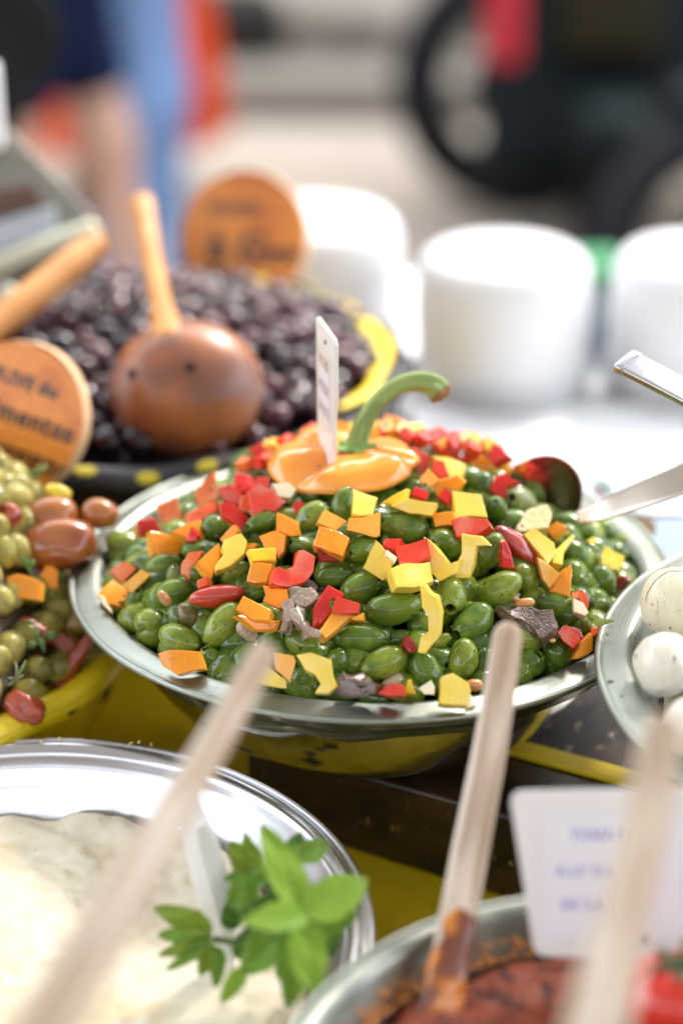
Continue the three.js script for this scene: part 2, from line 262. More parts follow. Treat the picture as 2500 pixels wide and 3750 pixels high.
// unseen awning above the picture, added and sized to shade the stall
{ const t = thing('shade_awning', 'pale grey canvas awning added out of view above the stall to shade it', 'awning', V3(0, 0, 0));
  const g = new THREE.PlaneGeometry(4.6, 4.2, 50, 42).rotateX(-Math.PI / 2), p = g.attributes.position; for (let i = 0; i < p.count; i++) { const x = p.getX(i), z = p.getZ(i); p.setXYZ(i, x, 2.68 - 0.02 * z - 0.05 * Math.cos(x * 3.5), z + 0.08); } g.computeVertexNormals();
  part('canvas', g, phys({ color: new THREE.Color().setRGB(0.34, 0.34, 0.33), roughness: 1, transmission: 0.2, thickness: 0, side: THREE.DoubleSide }), t);
  for (const [x, z] of [[-2.2, 2.1], [2.2, 2.1], [-2.2, -1.9], [2.2, -1.9]]) part('pole', new THREE.CylinderGeometry(0.022, 0.022, 2.8, 14).translate(x, 1.4, z), M.greyMetal, t); }

// ---------------------------------------------------------------- metal dishes
function dish(c, R, h, fw, m, label) {
  const t = thing('metal_dish', label, 'dish', c), ri = R - fw, rb = R * 0.5, pts = [];
  const inner = [[0, -h + 0.001], [rb * 0.6, -h + 0.001], [rb, -h + 0.002], [lerp(rb, ri, 0.42), -h * 0.80], [lerp(rb, ri, 0.75), -h * 0.48], [ri - 0.0025, -0.010], [ri + 0.0015, -0.0018], [ri + 0.006, 0.0006], [R - 0.005, -0.0012], [R - 0.0024, -0.0022]];
  const P1 = prof(inner, 60), out = prof(inner.slice().reverse().map(([r, y], i) => [r + (i > 1 && r > 0 ? 0.0009 : 0), y - 0.0011]), 60);
  const wob = (p, w) => { p.y += 0.0006 * Math.sin(3 * w + R * 50) * Math.hypot(p.x, p.z) / R; };
  part('basin_inside', turned(P1, 160, wob, 1).translate(c.x, c.y, c.z), m, t);
  part('basin_outside', turned(out, 160, wob, 1).translate(c.x, c.y, c.z), M.mirrorSteel, t);
  const lip = new THREE.TorusGeometry(R - 0.0016, 0.0018, 10, 180).rotateX(Math.PI / 2);
  const p = lip.attributes.position, v = V3(); for (let i = 0; i < p.count; i++) { v.fromBufferAttribute(p, i); wob(v, Math.atan2(v.z, v.x)); p.setY(i, v.y); }
  part('rolled_rim', lip.translate(c.x, c.y - 0.0024, c.z), m, t);
  return t;
}
const DISH = V3(0.0155, 1.077, -0.952), HUM = V3(-0.145, 1.02, -0.712), PASTE = V3(0.111, 1.045, -0.563), MOZ = V3(0.290, 1.095, -0.803);
dish(DISH, 0.16, 0.08, 0.019, M.steel, 'wide steel dish with flat rim heaped with green olives and diced peppers');
dish(HUM, 0.1595, 0.072, 0.014, M.brightSteel, 'shiny steel dish holding pale hummus with a mint sprig');
dish(PASTE, 0.143, 0.075, 0.013, M.steel, 'steel dish of red-brown paste at the bottom right');
dish(MOZ, 0.172, 0.085, 0.02, M.steel, 'steel dish of white balls at the right edge overlapping the olive dish');

// ---------------------------------------------------------------- olives
const oliveShape = (kind, s) => {
  const pts = [], N = 22, pointy = kind === 'plain' ? 0.10 : 0.05;
  const r = (t) => { const y = 2 * t - 1, e = Math.sqrt(Math.max(0, 1 - y * y)); return 0.5 * Math.pow(e, 0.92 + pointy) * (1 - 0.06 * y); };
  const end = kind === 'hole' ? 0.955 : kind === 'cut' ? 0.982 : 1;
  for (let i = 0; i <= N; i++) { const t = (1 - Math.cos(i / N * Math.PI * (kind === 'plain' ? 1 : 0.93))) / 2; if (t > end) break; pts.push([r(t), t - 0.5]); }
  if (kind === 'plain') pts[pts.length - 1][0] = 0;
  if (kind === 'hole') { const [a, y] = pts[pts.length - 1]; pts.push([a * 0.86, y + 0.012], [a * 0.72, y + 0.004], [a * 0.64, y - 0.04], [a * 0.6, y - 0.16], [a * 0.5, y - 0.36], [0, y - 0.4]); }
  if (kind === 'cut') { const [a, y] = pts[pts.length - 1]; pts.push([a * 0.66, y + 0.006], [a * 0.4, y - 0.006], [a * 0.26, y - 0.05], [a * 0.18, y - 0.12], [0, y - 0.13]); }
  const g = turned(pts, 28, (p, w, t) => { const k = 1 + 0.085 * n3(p, 2.2, s) + 0.03 * n3(p, 6, s + 3); p.x *= k; p.z *= k * (1 + 0.03 * Math.sin(s)); p.x += 0.05 * Math.sin(p.y * 2 + s) ; if (kind === 'cut' && p.y > 0.45) p.y -= 0.02 * Math.max(0, Math.cos(4 * w)); if (kind === 'hole' && p.y > 0.4) p.y += 0.018 * Math.sin(3 * w + s); });
  const col = [], P = g.attributes.position;
  const hi = kind === 'hole' ? pts.length - 5 : kind === 'cut' ? pts.length - 4 : 1e9;
  for (let i = 0; i < P.count; i++) { const row = Math.floor(i / 29), c = row >= hi ? (row >= hi + 2 ? [0.35, 0.3, 0.22] : [0.75, 0.72, 0.55]) : [1, 1, 1]; col.push(...c); }
  g.setAttribute('color', new THREE.Float32BufferAttribute(col, 3));
  return g;
};
const SHAPES = { p: [0, 1, 2, 3].map((s) => oliveShape('plain', s * 13)), h: [0, 1, 2].map((s) => oliveShape('hole', s * 17 + 5)), c: [0, 1, 2].map((s) => oliveShape('cut', s * 19 + 9)) };
const bX = DISH.x, bZ = DISH.z, RIMY = DISH.y;
const heapY = (x, z) => { const r = Math.hypot(x - bX, z - bZ), t = r / 0.15; return RIMY - 0.012 + (r < 0.15 ? 0.068 * (1 - t * t) : -(r - 0.15) * 0.3); };
function heapDepth(x, y) {               // where the sight line through that pixel meets the heap
  const d = ray(x, y); let best = 1e9, at_ = 1;
  for (let s = 0.7; s < 1.25; s += 0.0012) { const f = EYE.y + d.y * s - heapY(EYE.x + d.x * s, EYE.z + d.z * s); if (f <= 0) return s; if (f < best) { best = f; at_ = s; } }
  return at_;
}
const CROP = { A: [350, 1550], B: [1050, 1550], C: [1750, 1550], D: [350, 2075], E: [1050, 2075], F: [1750, 2075] }, CS = 700 / 1568;
const toPhoto = (c, x, y) => [CROP[c][0] + x * CS, CROP[c][1] + y * CS];
function pose(o, p, axis, len, wid, spin, depthWid = wid) {
  o.position.copy(p); o.quaternion.setFromUnitVectors(V3(0, 1, 0), axis).multiply(new THREE.Quaternion().setFromAxisAngle(V3(0, 1, 0), spin)); o.scale.set(wid, len, depthWid);
}
const proto = new Map();
function clonedMesh(name, g, m) { const k = g.uuid + m.uuid; if (!proto.has(k)) { const o = shade(new THREE.Mesh(g, m)); proto.set(k, o); } const o = proto.get(k).clone(); o.name = numbered(name); scene.add(o); return o; }
function tagBuried(o) { const X = screenX(o.position), Y = screenY(o.position), where = `in the ${Y < 2080 ? 'upper' : 'lower'} ${X < 930 ? 'left' : X < 1640 ? 'middle' : 'right'} part of the heap`; return tag(o, `green olive half buried under others ${where}`, 'olive', `half buried green olives ${where}`); }
let oi = 0;
function olive(crop, code, x, y, len, wid, ang, tilt, lift, label) {
  const [X, Y] = toPhoto(crop, x, y), z = heapDepth(X, Y) + 0.004 - lift / 1000, a = THREE.MathUtils.degToRad(ang), t = THREE.MathUtils.degToRad(tilt);
  const kind = code[0], mat = code[1] === 'b' ? M.oliveBrown : code[1] === 'w' ? M.oliveGrey : code[1] === 'l' ? M.oliveLime : M.green[code[1] ? +code[1] : oi % 4];
  const w = px(wid * CS, z), L = px(len * CS, z), real = Math.min(Math.max(Math.sqrt(Math.max(L * L - (w * Math.sin(t)) ** 2, 0)) / Math.max(0.25, Math.cos(t)), w * 1.12), w * 1.75);
  const axis = RIGHT.clone().multiplyScalar(Math.cos(a) * Math.cos(t)).addScaledVector(UP, Math.sin(a) * Math.cos(t)).addScaledVector(BACK, Math.sin(t)).normalize();
  const o = clonedMesh('green_olive', SHAPES[kind][oi % SHAPES[kind].length], mat);
  pose(o, at(X, Y, z), axis, real, w, oi * 1.7);
  oi++;
  return tag(o, label, 'olive');
}
stuff('olive_dressing', field(V3(bX, 0, bZ), 0.139, 24, 72, (x, z) => heapY(bX + x, bZ + z) - 0.022 + 0.003 * n3(V3(x, 0, z), 60)), M.dressing, 'dark oily herb dressing pooled between the green olives', 'dressing');
// filler layer below the ones placed one by one
{ let k = 0;
  for (let i = -7; i <= 7; i++) for (let j = -8; j <= 8; j++) {
    const x = bX + (i + (j & 1) * 0.5) * 0.0205 + rr(-0.003, 0.003), z = bZ + j * 0.018 + rr(-0.003, 0.003), r = Math.hypot(x - bX, z - bZ);
    if (r > 0.128 || z < bZ - 0.095) continue;
    const o = clonedMesh('green_olive', pick([...SHAPES.p, ...SHAPES.c, ...SHAPES.h]), pick(M.green)), w = rr(0.0165, 0.019);
    pose(o, V3(x, heapY(x, z) - 0.0095 + rr(-0.002, 0.002), z), V3(rr(-1, 1), rr(-0.4, 0.6), rr(-1, 1)).normalize(), w * rr(1.25, 1.45), w, rr(0, 6));
    tagBuried(o); k++;
  }
  for (const [R, n] of [[0.1315, 44], [0.119, 38]]) for (let q = 0; q < n; q++) { const w = q / n * 6.283 + rr(-0.03, 0.03), x = bX + Math.cos(w) * R, z = bZ + Math.sin(w) * R; if (z < bZ - 0.02) continue; const o = clonedMesh('green_olive', pick([...SHAPES.p, ...SHAPES.c]), pick(M.green)), d = rr(0.0162, 0.0188); pose(o, V3(x, heapY(x, z) - 0.006 + rr(-0.002, 0.001), z), V3(rr(-1, 1), rr(-0.3, 0.5), rr(-1, 1)).normalize(), d * rr(1.2, 1.4), d, rr(0, 6)); tagBuried(o); }
}
olive('A', 'p2', 255, 1010, 370, 240, -15, 10, 4, 'large green olive nearest the left rim of the heap');
olive('A', 'p2', 845, 485, 310, 165, 62, 0, -2, 'blurred green olive leaning behind the orange-red pepper at upper left');
olive('A', 'p0', 1085, 370, 280, 210, 50, 10, -2, 'round green olive second from left on the upper left edge of the heap');
olive('A', 'p1', 1290, 310, 400, 230, 25, 0, 4, 'big green olive on the upper left skyline beside the pepper cap');
olive('A', 'pw', 1310, 405, 170, 80, 0, 0, 12, 'small pale speckled olive piece under the big upper left olive');
olive('A', 'c3', 970, 860, 240, 225, 200, 45, 6, 'dark green olive with its cut end facing left below the red peppers');
olive('A', 'h0', 1370, 815, 300, 175, 200, 25, 8, 'pitted green olive lying under the big folded red pepper');
olive('A', 'p1', 830, 1035, 280, 150, 5, 0, 6, 'green olive beneath the small red pepper triangle');
olive('A', 'p0', 560, 1165, 320, 190, 12, 0, 2, 'green olive below the rounded orange pepper chunk');
olive('A', 'p2', 630, 860, 170, 120, 20, 0, 2, 'green olive peeping out right of the tall red pepper');
olive('A', 'p0', 1010, 700, 140, 120, 80, 0, -2, 'small green olive glimpse behind the narrow red pepper');
olive('A', 'h2', 450, 1110, 190, 150, 60, 30, 0, 'green olive partly under the rounded orange chunk at left');
olive('A', 'c3', 1210, 910, 200, 160, 70, 30, 0, 'dark green olive between the orange strip and the pitted olive');
olive('A', 'p1', 1510, 250, 160, 130, 10, 0, 0, 'green olive tucked behind the left lobe of the pepper cap');
olive('B', 'h1', 205, 560, 260, 210, -40, 55, 2, 'round pitted olive with a dark square hole below the pepper cap');
olive('B', 'h0', 400, 565, 220, 190, 150, 62, 0, 'pitted olive seen as a ring below the pepper cap');
olive('B', 'p0', 460, 690, 360, 205, 72, 5, 6, 'upright green olive left of the square yellow pepper');
olive('B', 'c2', 210, 775, 320, 250, 50, 15, 6, 'plump green olive in front of the pitted round one below the cap');
olive('B', 'h1', 140, 1020, 290, 200, 160, 30, 4, 'green olive with a split left end beside the square orange pepper');
olive('B', 'c0', 610, 1050, 280, 245, 185, 55, 8, 'green olive with a star shaped cut left of the pale yellow wedge');
olive('B', 'h1', 965, 850, 420, 245, 168, 8, 8, 'long green olive with an open left end above the red cube');
olive('B', 'c0', 1290, 980, 300, 275, 185, 50, 6, 'round green olive with a puckered end right of the red cube');
olive('B', 'p1', 1030, 545, 220, 170, 30, 0, -2, 'green olive behind the small red block right of the cap');
olive('B', 'p1', 1260, 690, 240, 150, 0, 0, 0, 'green olive below the small red wedge and above the orange block');
olive('B', 'p3', 900, 1125, 200, 160, 0, 0, -2, 'dark green olive hidden under the two tone red cube');
olive('E', 'c1', 390, 82, 370, 185, 3, 10, 4, 'long green olive right of the curled red pepper');
olive('C', 'c3', 30, 500, 220, 205, -80, 45, 4, 'dark green olive beside the bright red fan of pepper on the right');
olive('C', 'c3', 140, 700, 225, 205, 100, 62, 4, 'dark green olive with a star cut just left of the grey stuffed olive');
olive('C', 'hw', 350, 640, 270, 215, 165, 50, 8, 'pale grey green olive with a large hole facing left');
olive('C', 'p0', 460, 560, 220, 160, -45, 0, 2, 'green olive right behind the pale grey one');
olive('C', 'p1', 790, 840, 390, 205, -18, 0, 6, 'long dark green olive under the spoon');
olive('C', 'h0', 1040, 890, 220, 165, -62, 20, 2, 'green olive with its dark hole facing down below the spoon handle');
olive('C', 'p0', 1200, 820, 240, 205, 35, 0, 4, 'shiny green olive under the spoon handle at the far right');
olive('C', 'p2', 1185, 1015, 240, 165, -78, 0, 6, 'upright green olive with a white glint at the right end of the heap');
olive('C', 'p1', 800, 1085, 310, 195, -52, 0, 6, 'green olive right of the pale yellow curl');
olive('C', 'p3', 915, 1060, 220, 150, -50, 0, 0, 'dark green olive just behind the one right of the yellow curl');
olive('C', 'p0', 690, 950, 190, 130, 20, 0, 0, 'green olive under the small orange lump near the artichoke piece');
olive('C', 'p2', 1020, 530, 200, 140, -20, 0, -6, 'green olive at the back behind the red cube by the spoon');
olive('C', 'p0', 100, 1050, 340, 215, 60, 0, 6, 'green olive standing left of the red dried tomato');
olive('F', 'c2', 390, 105, 280, 195, -65, 0, 6, 'green olive leaning below the dried tomato');
olive('F', 'p1', 1015, 130, 300, 225, -75, 0, 6, 'big green olive standing next to the rim of the right dish');
olive('F', 'c3', 830, 155, 190, 150, 60, 20, 2, 'small green olive between the orange wedge and the big right olive');
olive('D', 'h0', 325, 300, 280, 190, 75, 35, 4, 'upright pitted olive with a round hole on top at the left rim');
olive('D', 'pl', 440, 275, 190, 140, 70, 0, 0, 'yellowish green olive behind the tan bean at left');
olive('D', 'hw', 640, 70, 190, 130, 80, 25, 2, 'pale olive with a slit right of the green one at left');
olive('D', 'h1', 885, 60, 280, 170, 165, 35, 6, 'pitted olive with an oval hole above the red chilli');
olive('D', 'p2', 1150, 50, 260, 175, 28, 0, 4, 'green olive under the yellow pepper twist');
olive('D', 'p0', 645, 220, 350, 225, 15, 0, 6, 'shiny green olive with a tan bean resting on it');
olive('D', 'h2', 455, 470, 270, 250, 5, 25, 6, 'round green olive with a dark hole on its right side');
olive('D', 'pb', 762, 412, 255, 180, -62, 0, 12, 'small brown olive between the chilli and the round pitted olive');
olive('D', 'h2', 695, 605, 410, 225, -24, 15, 10, 'speckled green olive with hollow right end above the rim');
olive('D', 'c2', 1040, 475, 430, 275, 235, 15, 10, 'large green olive with a star cut at its lower end');
olive('D', 'h0', 950, 755, 240, 185, 110, 30, 4, 'green olive at the front rim below the large star cut one');
olive('D', 'p3', 890, 415, 190, 160, 20, 0, -2, 'dark green olive in the gap left of the large star cut one');
olive('D', 'p1', 1320, 205, 220, 150, 30, 0, 2, 'green olive between the chilli tip and the flat orange piece');
olive('D', 'c3', 1450, 635, 270, 235, 30, 20, 2, 'green olive behind the tip of the left wooden stick');
olive('D', 'p0', 1400, 790, 170, 130, 30, 0, 0, 'small green olive under the left stick near the rim');
olive('D', 'p2', 640, 480, 160, 110, 40, 0, 0, 'small green olive gap filler below the brown olive');
olive('E', 'c0', 605, 180, 370, 250, 26, 15, 6, 'green olive with a herb covered cut on its right end');
olive('E', 'p0', 872, 330, 495, 270, 12, 0, 12, 'largest smooth green olive in the middle of the front');
olive('E', 'c1', 600, 590, 465, 255, 2, 8, 8, 'long green olive with a pale flap at its right end');
olive('E', 'c2', 790, 790, 425, 245, 208, 12, 10, 'green olive with a cut left tip at the bottom centre');
olive('E', 'p1', 1150, 865, 370, 260, -55, 0, 6, 'green olive pointing down left of the yellow chunk on the rim');
olive('E', 'p2', 1430, 755, 350, 250, 80, 0, 8, 'upright green olive with a leaf scrap stuck on its front');
olive('E', 'h2', 1342, 240, 300, 260, -100, 55, 8, 'olive with a ragged open pit hole facing the viewer');
olive('E', 'h1', 1525, 450, 390, 265, 218, 25, 8, 'plump green olive with a small slit at its lower left end');
olive('E', 'c2', 160, 625, 360, 250, -25, 10, 4, 'round green olive under the brown mushroom');
olive('E', 'c1', 425, 785, 250, 205, 82, 25, 6, 'small upright green olive right of the yellow pepper ring');
olive('E', 'c1', 140, 930, 270, 225, 72, 20, 4, 'dark green olive under the yellow pepper ring at the front rim');
olive('E', 'p1', 195, 400, 170, 100, 60, 0, 4, 'sliver of green olive left of the long red pepper');
olive('E', 'p3', 910, 590, 250, 160, 15, 0, 0, 'dark wet olive beneath the largest smooth olive');
olive('E', 'p1', 1110, 475, 260, 215, 20, 0, 2, 'dark green olive behind the long yellow strip');
olive('E', 'hl', 1265, 610, 230, 110, 35, 15, 6, 'bright lime green olive half beside the yellow strip');
olive('E', 'pb', 585, 800, 170, 150, 70, 0, 0, 'brown olive in shade beneath the two long green ones');
olive('E', 'p1', 800, 150, 190, 150, 0, 0, 0, 'green olive in the gap under the yellow wedge');
olive('E', 'p3', 1210, 175, 190, 140, 0, 0, 0, 'dark green olive behind the top of the yellow strip');
olive('F', 'p2', 180, 180, 400, 260, 27, 0, 10, 'smooth dark green olive right of the ragged pitted one');
olive('F', 'h0', 630, 310, 370, 215, 172, 12, 6, 'long green olive with a torn left end above the dark aubergine');
olive('F', 'p0', 812, 462, 260, 180, -35, 0, 4, 'green olive behind the pair of red peppers at right');
olive('F', 'c2', 400, 575, 280, 235, -30, 30, 8, 'green olive with herbs just behind the middle stick');
olive('F', 'h0', 440, 790, 240, 225, 55, 30, 4, 'lower green olive right of the middle stick');
olive('F', 'c1', 640, 710, 280, 255, 60, 30, 6, 'round green olive with a pepper seed and slit on top');
olive('F', 'p0', 980, 355, 250, 195, 40, 0, 2, 'green olive against the rim of the right dish');
olive('F', 'c3', 40, 785, 260, 190, 80, 20, 4, 'green olive crusted with herbs left of the middle stick');
olive('F', 'p3', 30, 650, 200, 150, 20, 0, 0, 'dark olive in shade left of the middle stick');
olive('F', 'pw', 225, 335, 190, 130, 20, 0, 0, 'greyish olive piece above the dark aubergine');

// ---------------------------------------------------------------- diced peppers: outlines cut as slabs with thickness, bent and irregular
const COL = { r: [[0.58, 0.008, 0.006], [0.78, 0.055, 0.025]], q: [[0.74, 0.075, 0.008], [0.86, 0.22, 0.07]], o: [[0.86, 0.28, 0.006], [0.93, 0.46, 0.06]], y: [[0.88, 0.58, 0.010], [0.93, 0.70, 0.12]], m: [[0.19, 0.13, 0.09], [0.34, 0.26, 0.20]], w: [[0.86, 0.74, 0.42], [0.9, 0.82, 0.58]], d: [[0.30, 0.012, 0.010], [0.42, 0.03, 0.015]], a: [[0.62, 0.46, 0.16], [0.72, 0.60, 0.30]], k: [[0.055, 0.028, 0.022], [0.13, 0.075, 0.05]] };
const tess = new TessellateModifier(0.0036, 4);
let pi = 0;
function slab(pts, th, cols, faceSkin, bend, rough = 0.0006) {     // pts: Vector2 in the slab's own plane
  const s = new THREE.Shape(pts), g0 = new THREE.ExtrudeGeometry(s, { depth: th, bevelEnabled: true, bevelThickness: 0.0010, bevelSize: 0.0009, bevelOffset: -0.0008, bevelSegments: 2, curveSegments: 4 });
  g0.deleteAttribute('normal');
  const g = tess.modify(g0), P = g.attributes.position, v = V3(), a = V3(), b = V3(), c = V3(), col = new Float32Array(P.count * 3), off = pi * 3.7;
  for (let i = 0; i < P.count; i += 3) {
    a.fromBufferAttribute(P, i); b.fromBufferAttribute(P, i + 1); c.fromBufferAttribute(P, i + 2);
    const n = b.clone().sub(a).cross(c.clone().sub(a)).normalize();
    for (let k = 0; k < 3; k++) {
      v.fromBufferAttribute(P, i + k);
      const outer = faceSkin ? n.z > 0.55 : n.z < -0.55, layer = faceSkin ? v.z > th - 0.0008 : v.z < 0.0008, m = 0.5 + 0.5 * n3(v, 190, off), pale = (faceSkin ? n.z < -0.55 : n.z > 0.55) ? 0.55 * smooth(0.5, 0.85, 0.5 + 0.5 * n3(v, 120, off + 9)) : 0;
      const tone = 0.86 + 0.28 * (0.5 + 0.5 * n3(v, 75, off + 31));
      let k3 = outer || layer ? mix(cols[0], cols[1], 0.25 * m) : mix(cols[1], cols[0], 0.5 * m * m);
      if (cols[0][1] > 0.15 || cols[0][0] > 0.5) k3 = mix(k3, [0.93, 0.86, 0.66], pale * 0.3);
      col.set(k3.map((q) => Math.min(0.95, q * tone)), (i + k) * 3);
    }
  }
  for (let i = 0; i < P.count; i++) {
    v.fromBufferAttribute(P, i);
    const q = v.x * Math.cos(off) + v.y * Math.sin(off), wob = n3(v, 90, off);
    P.setXYZ(i, v.x + rough * n3(v, 200, off + 5), v.y + rough * n3(v, 200, off + 15), v.z - th - bend * q * q + rough * wob);
  }
  g.setAttribute('color', new THREE.BufferAttribute(col, 3));
  const uv = g.attributes.uv; for (let i = 0; i < P.count; i++) uv.setXY(i, P.getX(i) * 40, (P.getY(i) + P.getZ(i)) * 40);
  return toCreasedNormals(g, 0.75);
}
function piece(crop, code, lift, label, ...xy) {
  pi++;
  const pts = []; for (let i = 0; i < xy.length; i += 2) pts.push(toPhoto(crop, xy[i], xy[i + 1]));
  const cx = pts.reduce((s, p) => s + p[0], 0) / pts.length, cy = pts.reduce((s, p) => s + p[1], 0) / pts.length, z = heapDepth(cx, cy) - (lift + 9) / 1000;
  const n = BACK.clone().multiplyScalar(0.8).addScaledVector(V3(0, 1, 0), rr(0.05, 0.5)).addScaledVector(V3(rr(-1, 1), rr(-0.5, 0.5), rr(-1, 1)), 0.32).normalize();
  const o = at(cx, cy, z), e1 = new THREE.Vector3().crossVectors(V3(0, 1, 0), n).normalize(), e2 = new THREE.Vector3().crossVectors(n, e1);
  const flat = pts.map(([x, y]) => { const d = ray(x, y), s = o.clone().sub(EYE).dot(n) / d.dot(n), p = EYE.clone().addScaledVector(d, s).sub(o); return new THREE.Vector2(p.dot(e1), p.dot(e2)); });
  if (THREE.ShapeUtils.area(flat) < 0) flat.reverse();
  const g = slab(flat, code[2] ? +code[2] / 1000 : rr(0.0048, 0.0066), COL[code[0]], code[1] === 's', code[0] === 'm' ? 26 : code[1] === 's' ? 32 : -22, 'kma'.includes(code[0]) ? 0.0024 : 0.00035);
  const name = { r: 'red_pepper_piece', q: 'red_pepper_piece', o: 'orange_pepper_piece', y: 'yellow_pepper_piece', w: 'pale_pepper_piece', d: 'red_pepper_piece', a: 'artichoke_piece', k: 'aubergine_piece', m: 'mushroom_piece' }[code[0]];
  const m = new THREE.Mesh(g, 'kam'.includes(code[0]) ? M.chunk : M.flesh);
  m.name = numbered(name); m.applyMatrix4(new THREE.Matrix4().makeBasis(e1, e2, n).setPosition(o)); scene.add(m); shade(m);
  return tag(m, label, code[0] === 'a' ? 'artichoke' : code[0] === 'k' ? 'aubergine' : code[0] === 'm' ? 'mushroom' : 'pepper piece');
}
piece('A', 'qf', 4, 'tall pale red pepper block standing at the left of the heap', 510, 660, 670, 615, 700, 790, 570, 840, 510, 740);
piece('A', 'rs', 2, 'red pepper block leaning in front of the tall pale red one', 370, 790, 500, 775, 530, 880, 440, 1010, 355, 960);
piece('A', 'os8', 5, 'rounded thick orange chunk near the left rim', 465, 880, 560, 900, 700, 970, 690, 1090, 570, 1115, 480, 1080, 455, 1000);
piece('A', 'of', -4, 'small orange pepper bit behind the leftmost green olive', 65, 830, 110, 815, 200, 850, 205, 900, 90, 960, 60, 930);
piece('A', 'ys', -6, 'yellow pepper scrap between the leftmost olive and the red block', 300, 870, 370, 850, 350, 940, 310, 920);
piece('A', 'os', 3, 'flat orange pepper triangle left of the dark cut olive', 620, 880, 870, 780, 900, 960, 830, 980);
piece('A', 'rs', 8, 'small dark red pepper triangle on the flat orange one', 790, 850, 840, 920, 820, 970, 730, 980);
piece('A', 'qs', 0, 'long orange pepper strip under the red cluster at left', 720, 760, 860, 690, 980, 620, 990, 720, 890, 790, 740, 820);
piece('A', 'qf', 6, 'orange red pepper spike pointing up at the upper left', 810, 580, 890, 480, 985, 390, 980, 470, 1010, 620, 850, 690);
piece('A', 'rf', 4, 'red pepper block between the spike and the narrow red slice', 1000, 530, 1100, 500, 1210, 600, 1170, 680, 1050, 640);
piece('A', 'rs', 9, 'long red pepper slice pointing down to the orange strip', 1030, 650, 1110, 650, 1270, 770, 1210, 880, 1040, 750);
piece('A', 'rs', 6, 'deep red pepper block below the big skyline olive', 1140, 410, 1330, 440, 1310, 520, 1210, 570, 1130, 530);
piece('A', 'rf', 5, 'light red pepper block touching the left lobe of the cap', 1330, 440, 1435, 445, 1430, 530, 1320, 500);
piece('A', 'rf', 10, 'big folded red pepper piece at the left of the cap', 1250, 570, 1330, 490, 1420, 540, 1560, 650, 1480, 720, 1380, 710, 1300, 790, 1270, 680);
piece('A', 'qf', 3, 'orange red pepper tucked under the big folded red piece', 1190, 610, 1250, 580, 1290, 740, 1180, 700);
piece('A', 'os', 5, 'orange pepper strip above the yellow twist', 1020, 950, 1130, 835, 1170, 890, 1160, 930, 1060, 1000);
piece('A', 'os', 7, 'orange pepper slab under the yellow twist', 840, 1130, 1020, 970, 1040, 1050, 1000, 1176, 960, 1250, 880, 1190);
piece('A', 'yf', 13, 'pale yellow pepper twist lying over the orange slab', 1050, 960, 1190, 915, 1240, 980, 1220, 1080, 1100, 1180, 990, 1230, 980, 1190, 1060, 1060, 1030, 1020);
piece('A', 'qf', 6, 'pinkish red pepper strip left of the orange slab', 760, 1060, 890, 1050, 800, 1200, 780, 1280, 705, 1240, 700, 1160);
piece('A', 'os', 5, 'small orange pepper corner beside the yellow twist', 1240, 990, 1330, 985, 1280, 1080, 1210, 1090);
piece('A', 'ys', 12, 'rectangular yellow pepper piece right of the twist', 1260, 1025, 1480, 1020, 1490, 1130, 1290, 1130);
piece('A', 'os9', 4, 'domed orange pepper lump above the yellow rectangle', 1330, 930, 1470, 885, 1560, 930, 1550, 1050, 1500, 1110, 1480, 1060, 1390, 1030);
piece('D', 'os', 9, 'square orange pepper piece below the yellow rectangle', 1270, -30, 1450, -30, 1430, 60, 1410, 130, 1320, 145, 1230, 120);
piece('B', 'os', 7, 'orange pepper piece left of the plump olive below the cap', -80, 730, 70, 800, 100, 920, 30, 930, -90, 890);
piece('B', 'os', 2, 'orange pepper wedge on the skyline left of the price tag', -110, 180, 10, 75, 90, 150, 60, 190);
piece('D', 'qf', 6, 'pale red pepper block at the left rim', 115, 30, 240, -40, 330, 30, 220, 140);
piece('B', 'rs', -4, 'red pepper wedge behind the foot of the price tag', 100, 140, 230, 60, 260, 130, 150, 170);
piece('B', 'wf', 6, 'white garlic clove piece under the left lobe of the cap', -120, 500, 10, 490, 80, 550, 30, 620, -80, 610);
piece('B', 'yf', 13, 'square yellow pepper piece under the middle of the cap', 545, 545, 740, 630, 700, 760, 600, 770, 530, 755);
piece('B', 'ys', 9, 'yellow pepper triangle right of the square yellow one', 760, 665, 975, 530, 960, 680, 830, 670);
piece('B', 'yf', 11, 'long yellow pepper wedge with a seed on its right tip', 840, 680, 1000, 625, 1235, 655, 1190, 760, 1010, 740);
piece('B', 'rs', 10, 'small red pepper block above the long yellow wedge', 1050, 510, 1170, 570, 1150, 635, 1020, 590);
piece('B', 'of', 14, 'orange pepper wedge on top of the square orange piece', 250, 820, 320, 710, 490, 805, 400, 880);
piece('B', 'os', 11, 'square orange pepper piece with a textured lower face', 215, 985, 265, 840, 400, 880, 515, 930, 450, 1090, 330, 1050);
piece('B', 'of', 12, 'broad orange yellow pepper piece below the square yellow one', 510, 780, 620, 780, 765, 730, 765, 920, 730, 935, 490, 880);
piece('B', 'ds', 3, 'wet dark red tomato shred under the square orange piece', 250, 1030, 320, 1080, 460, 1090, 450, 1130, 270, 1140);
piece('B', 'rs', 3, 'small red pepper block at the left of the plump olive', 40, 690, 80, 635, 150, 660, 75, 750);
piece('B', 'rs', 6, 'red pepper square half hidden behind the two tone red cube', 800, 950, 945, 950, 910, 1070, 790, 1020);
piece('B', 'rf8', 15, 'two tone red pepper cube in the centre of the heap', 890, 1015, 1000, 995, 1150, 940, 1175, 1100, 1060, 1170, 930, 1176);
piece('B', 'yf', 11, 'pale yellow pepper wedge left of the two tone cube', 740, 965, 800, 1030, 860, 1130, 860, 1250, 780, 1290, 630, 1190, 690, 1060);
piece('B', 'wf', 15, 'small white pepper core scrap beside the two tone cube', 820, 1040, 905, 1100, 890, 1145, 810, 1090);
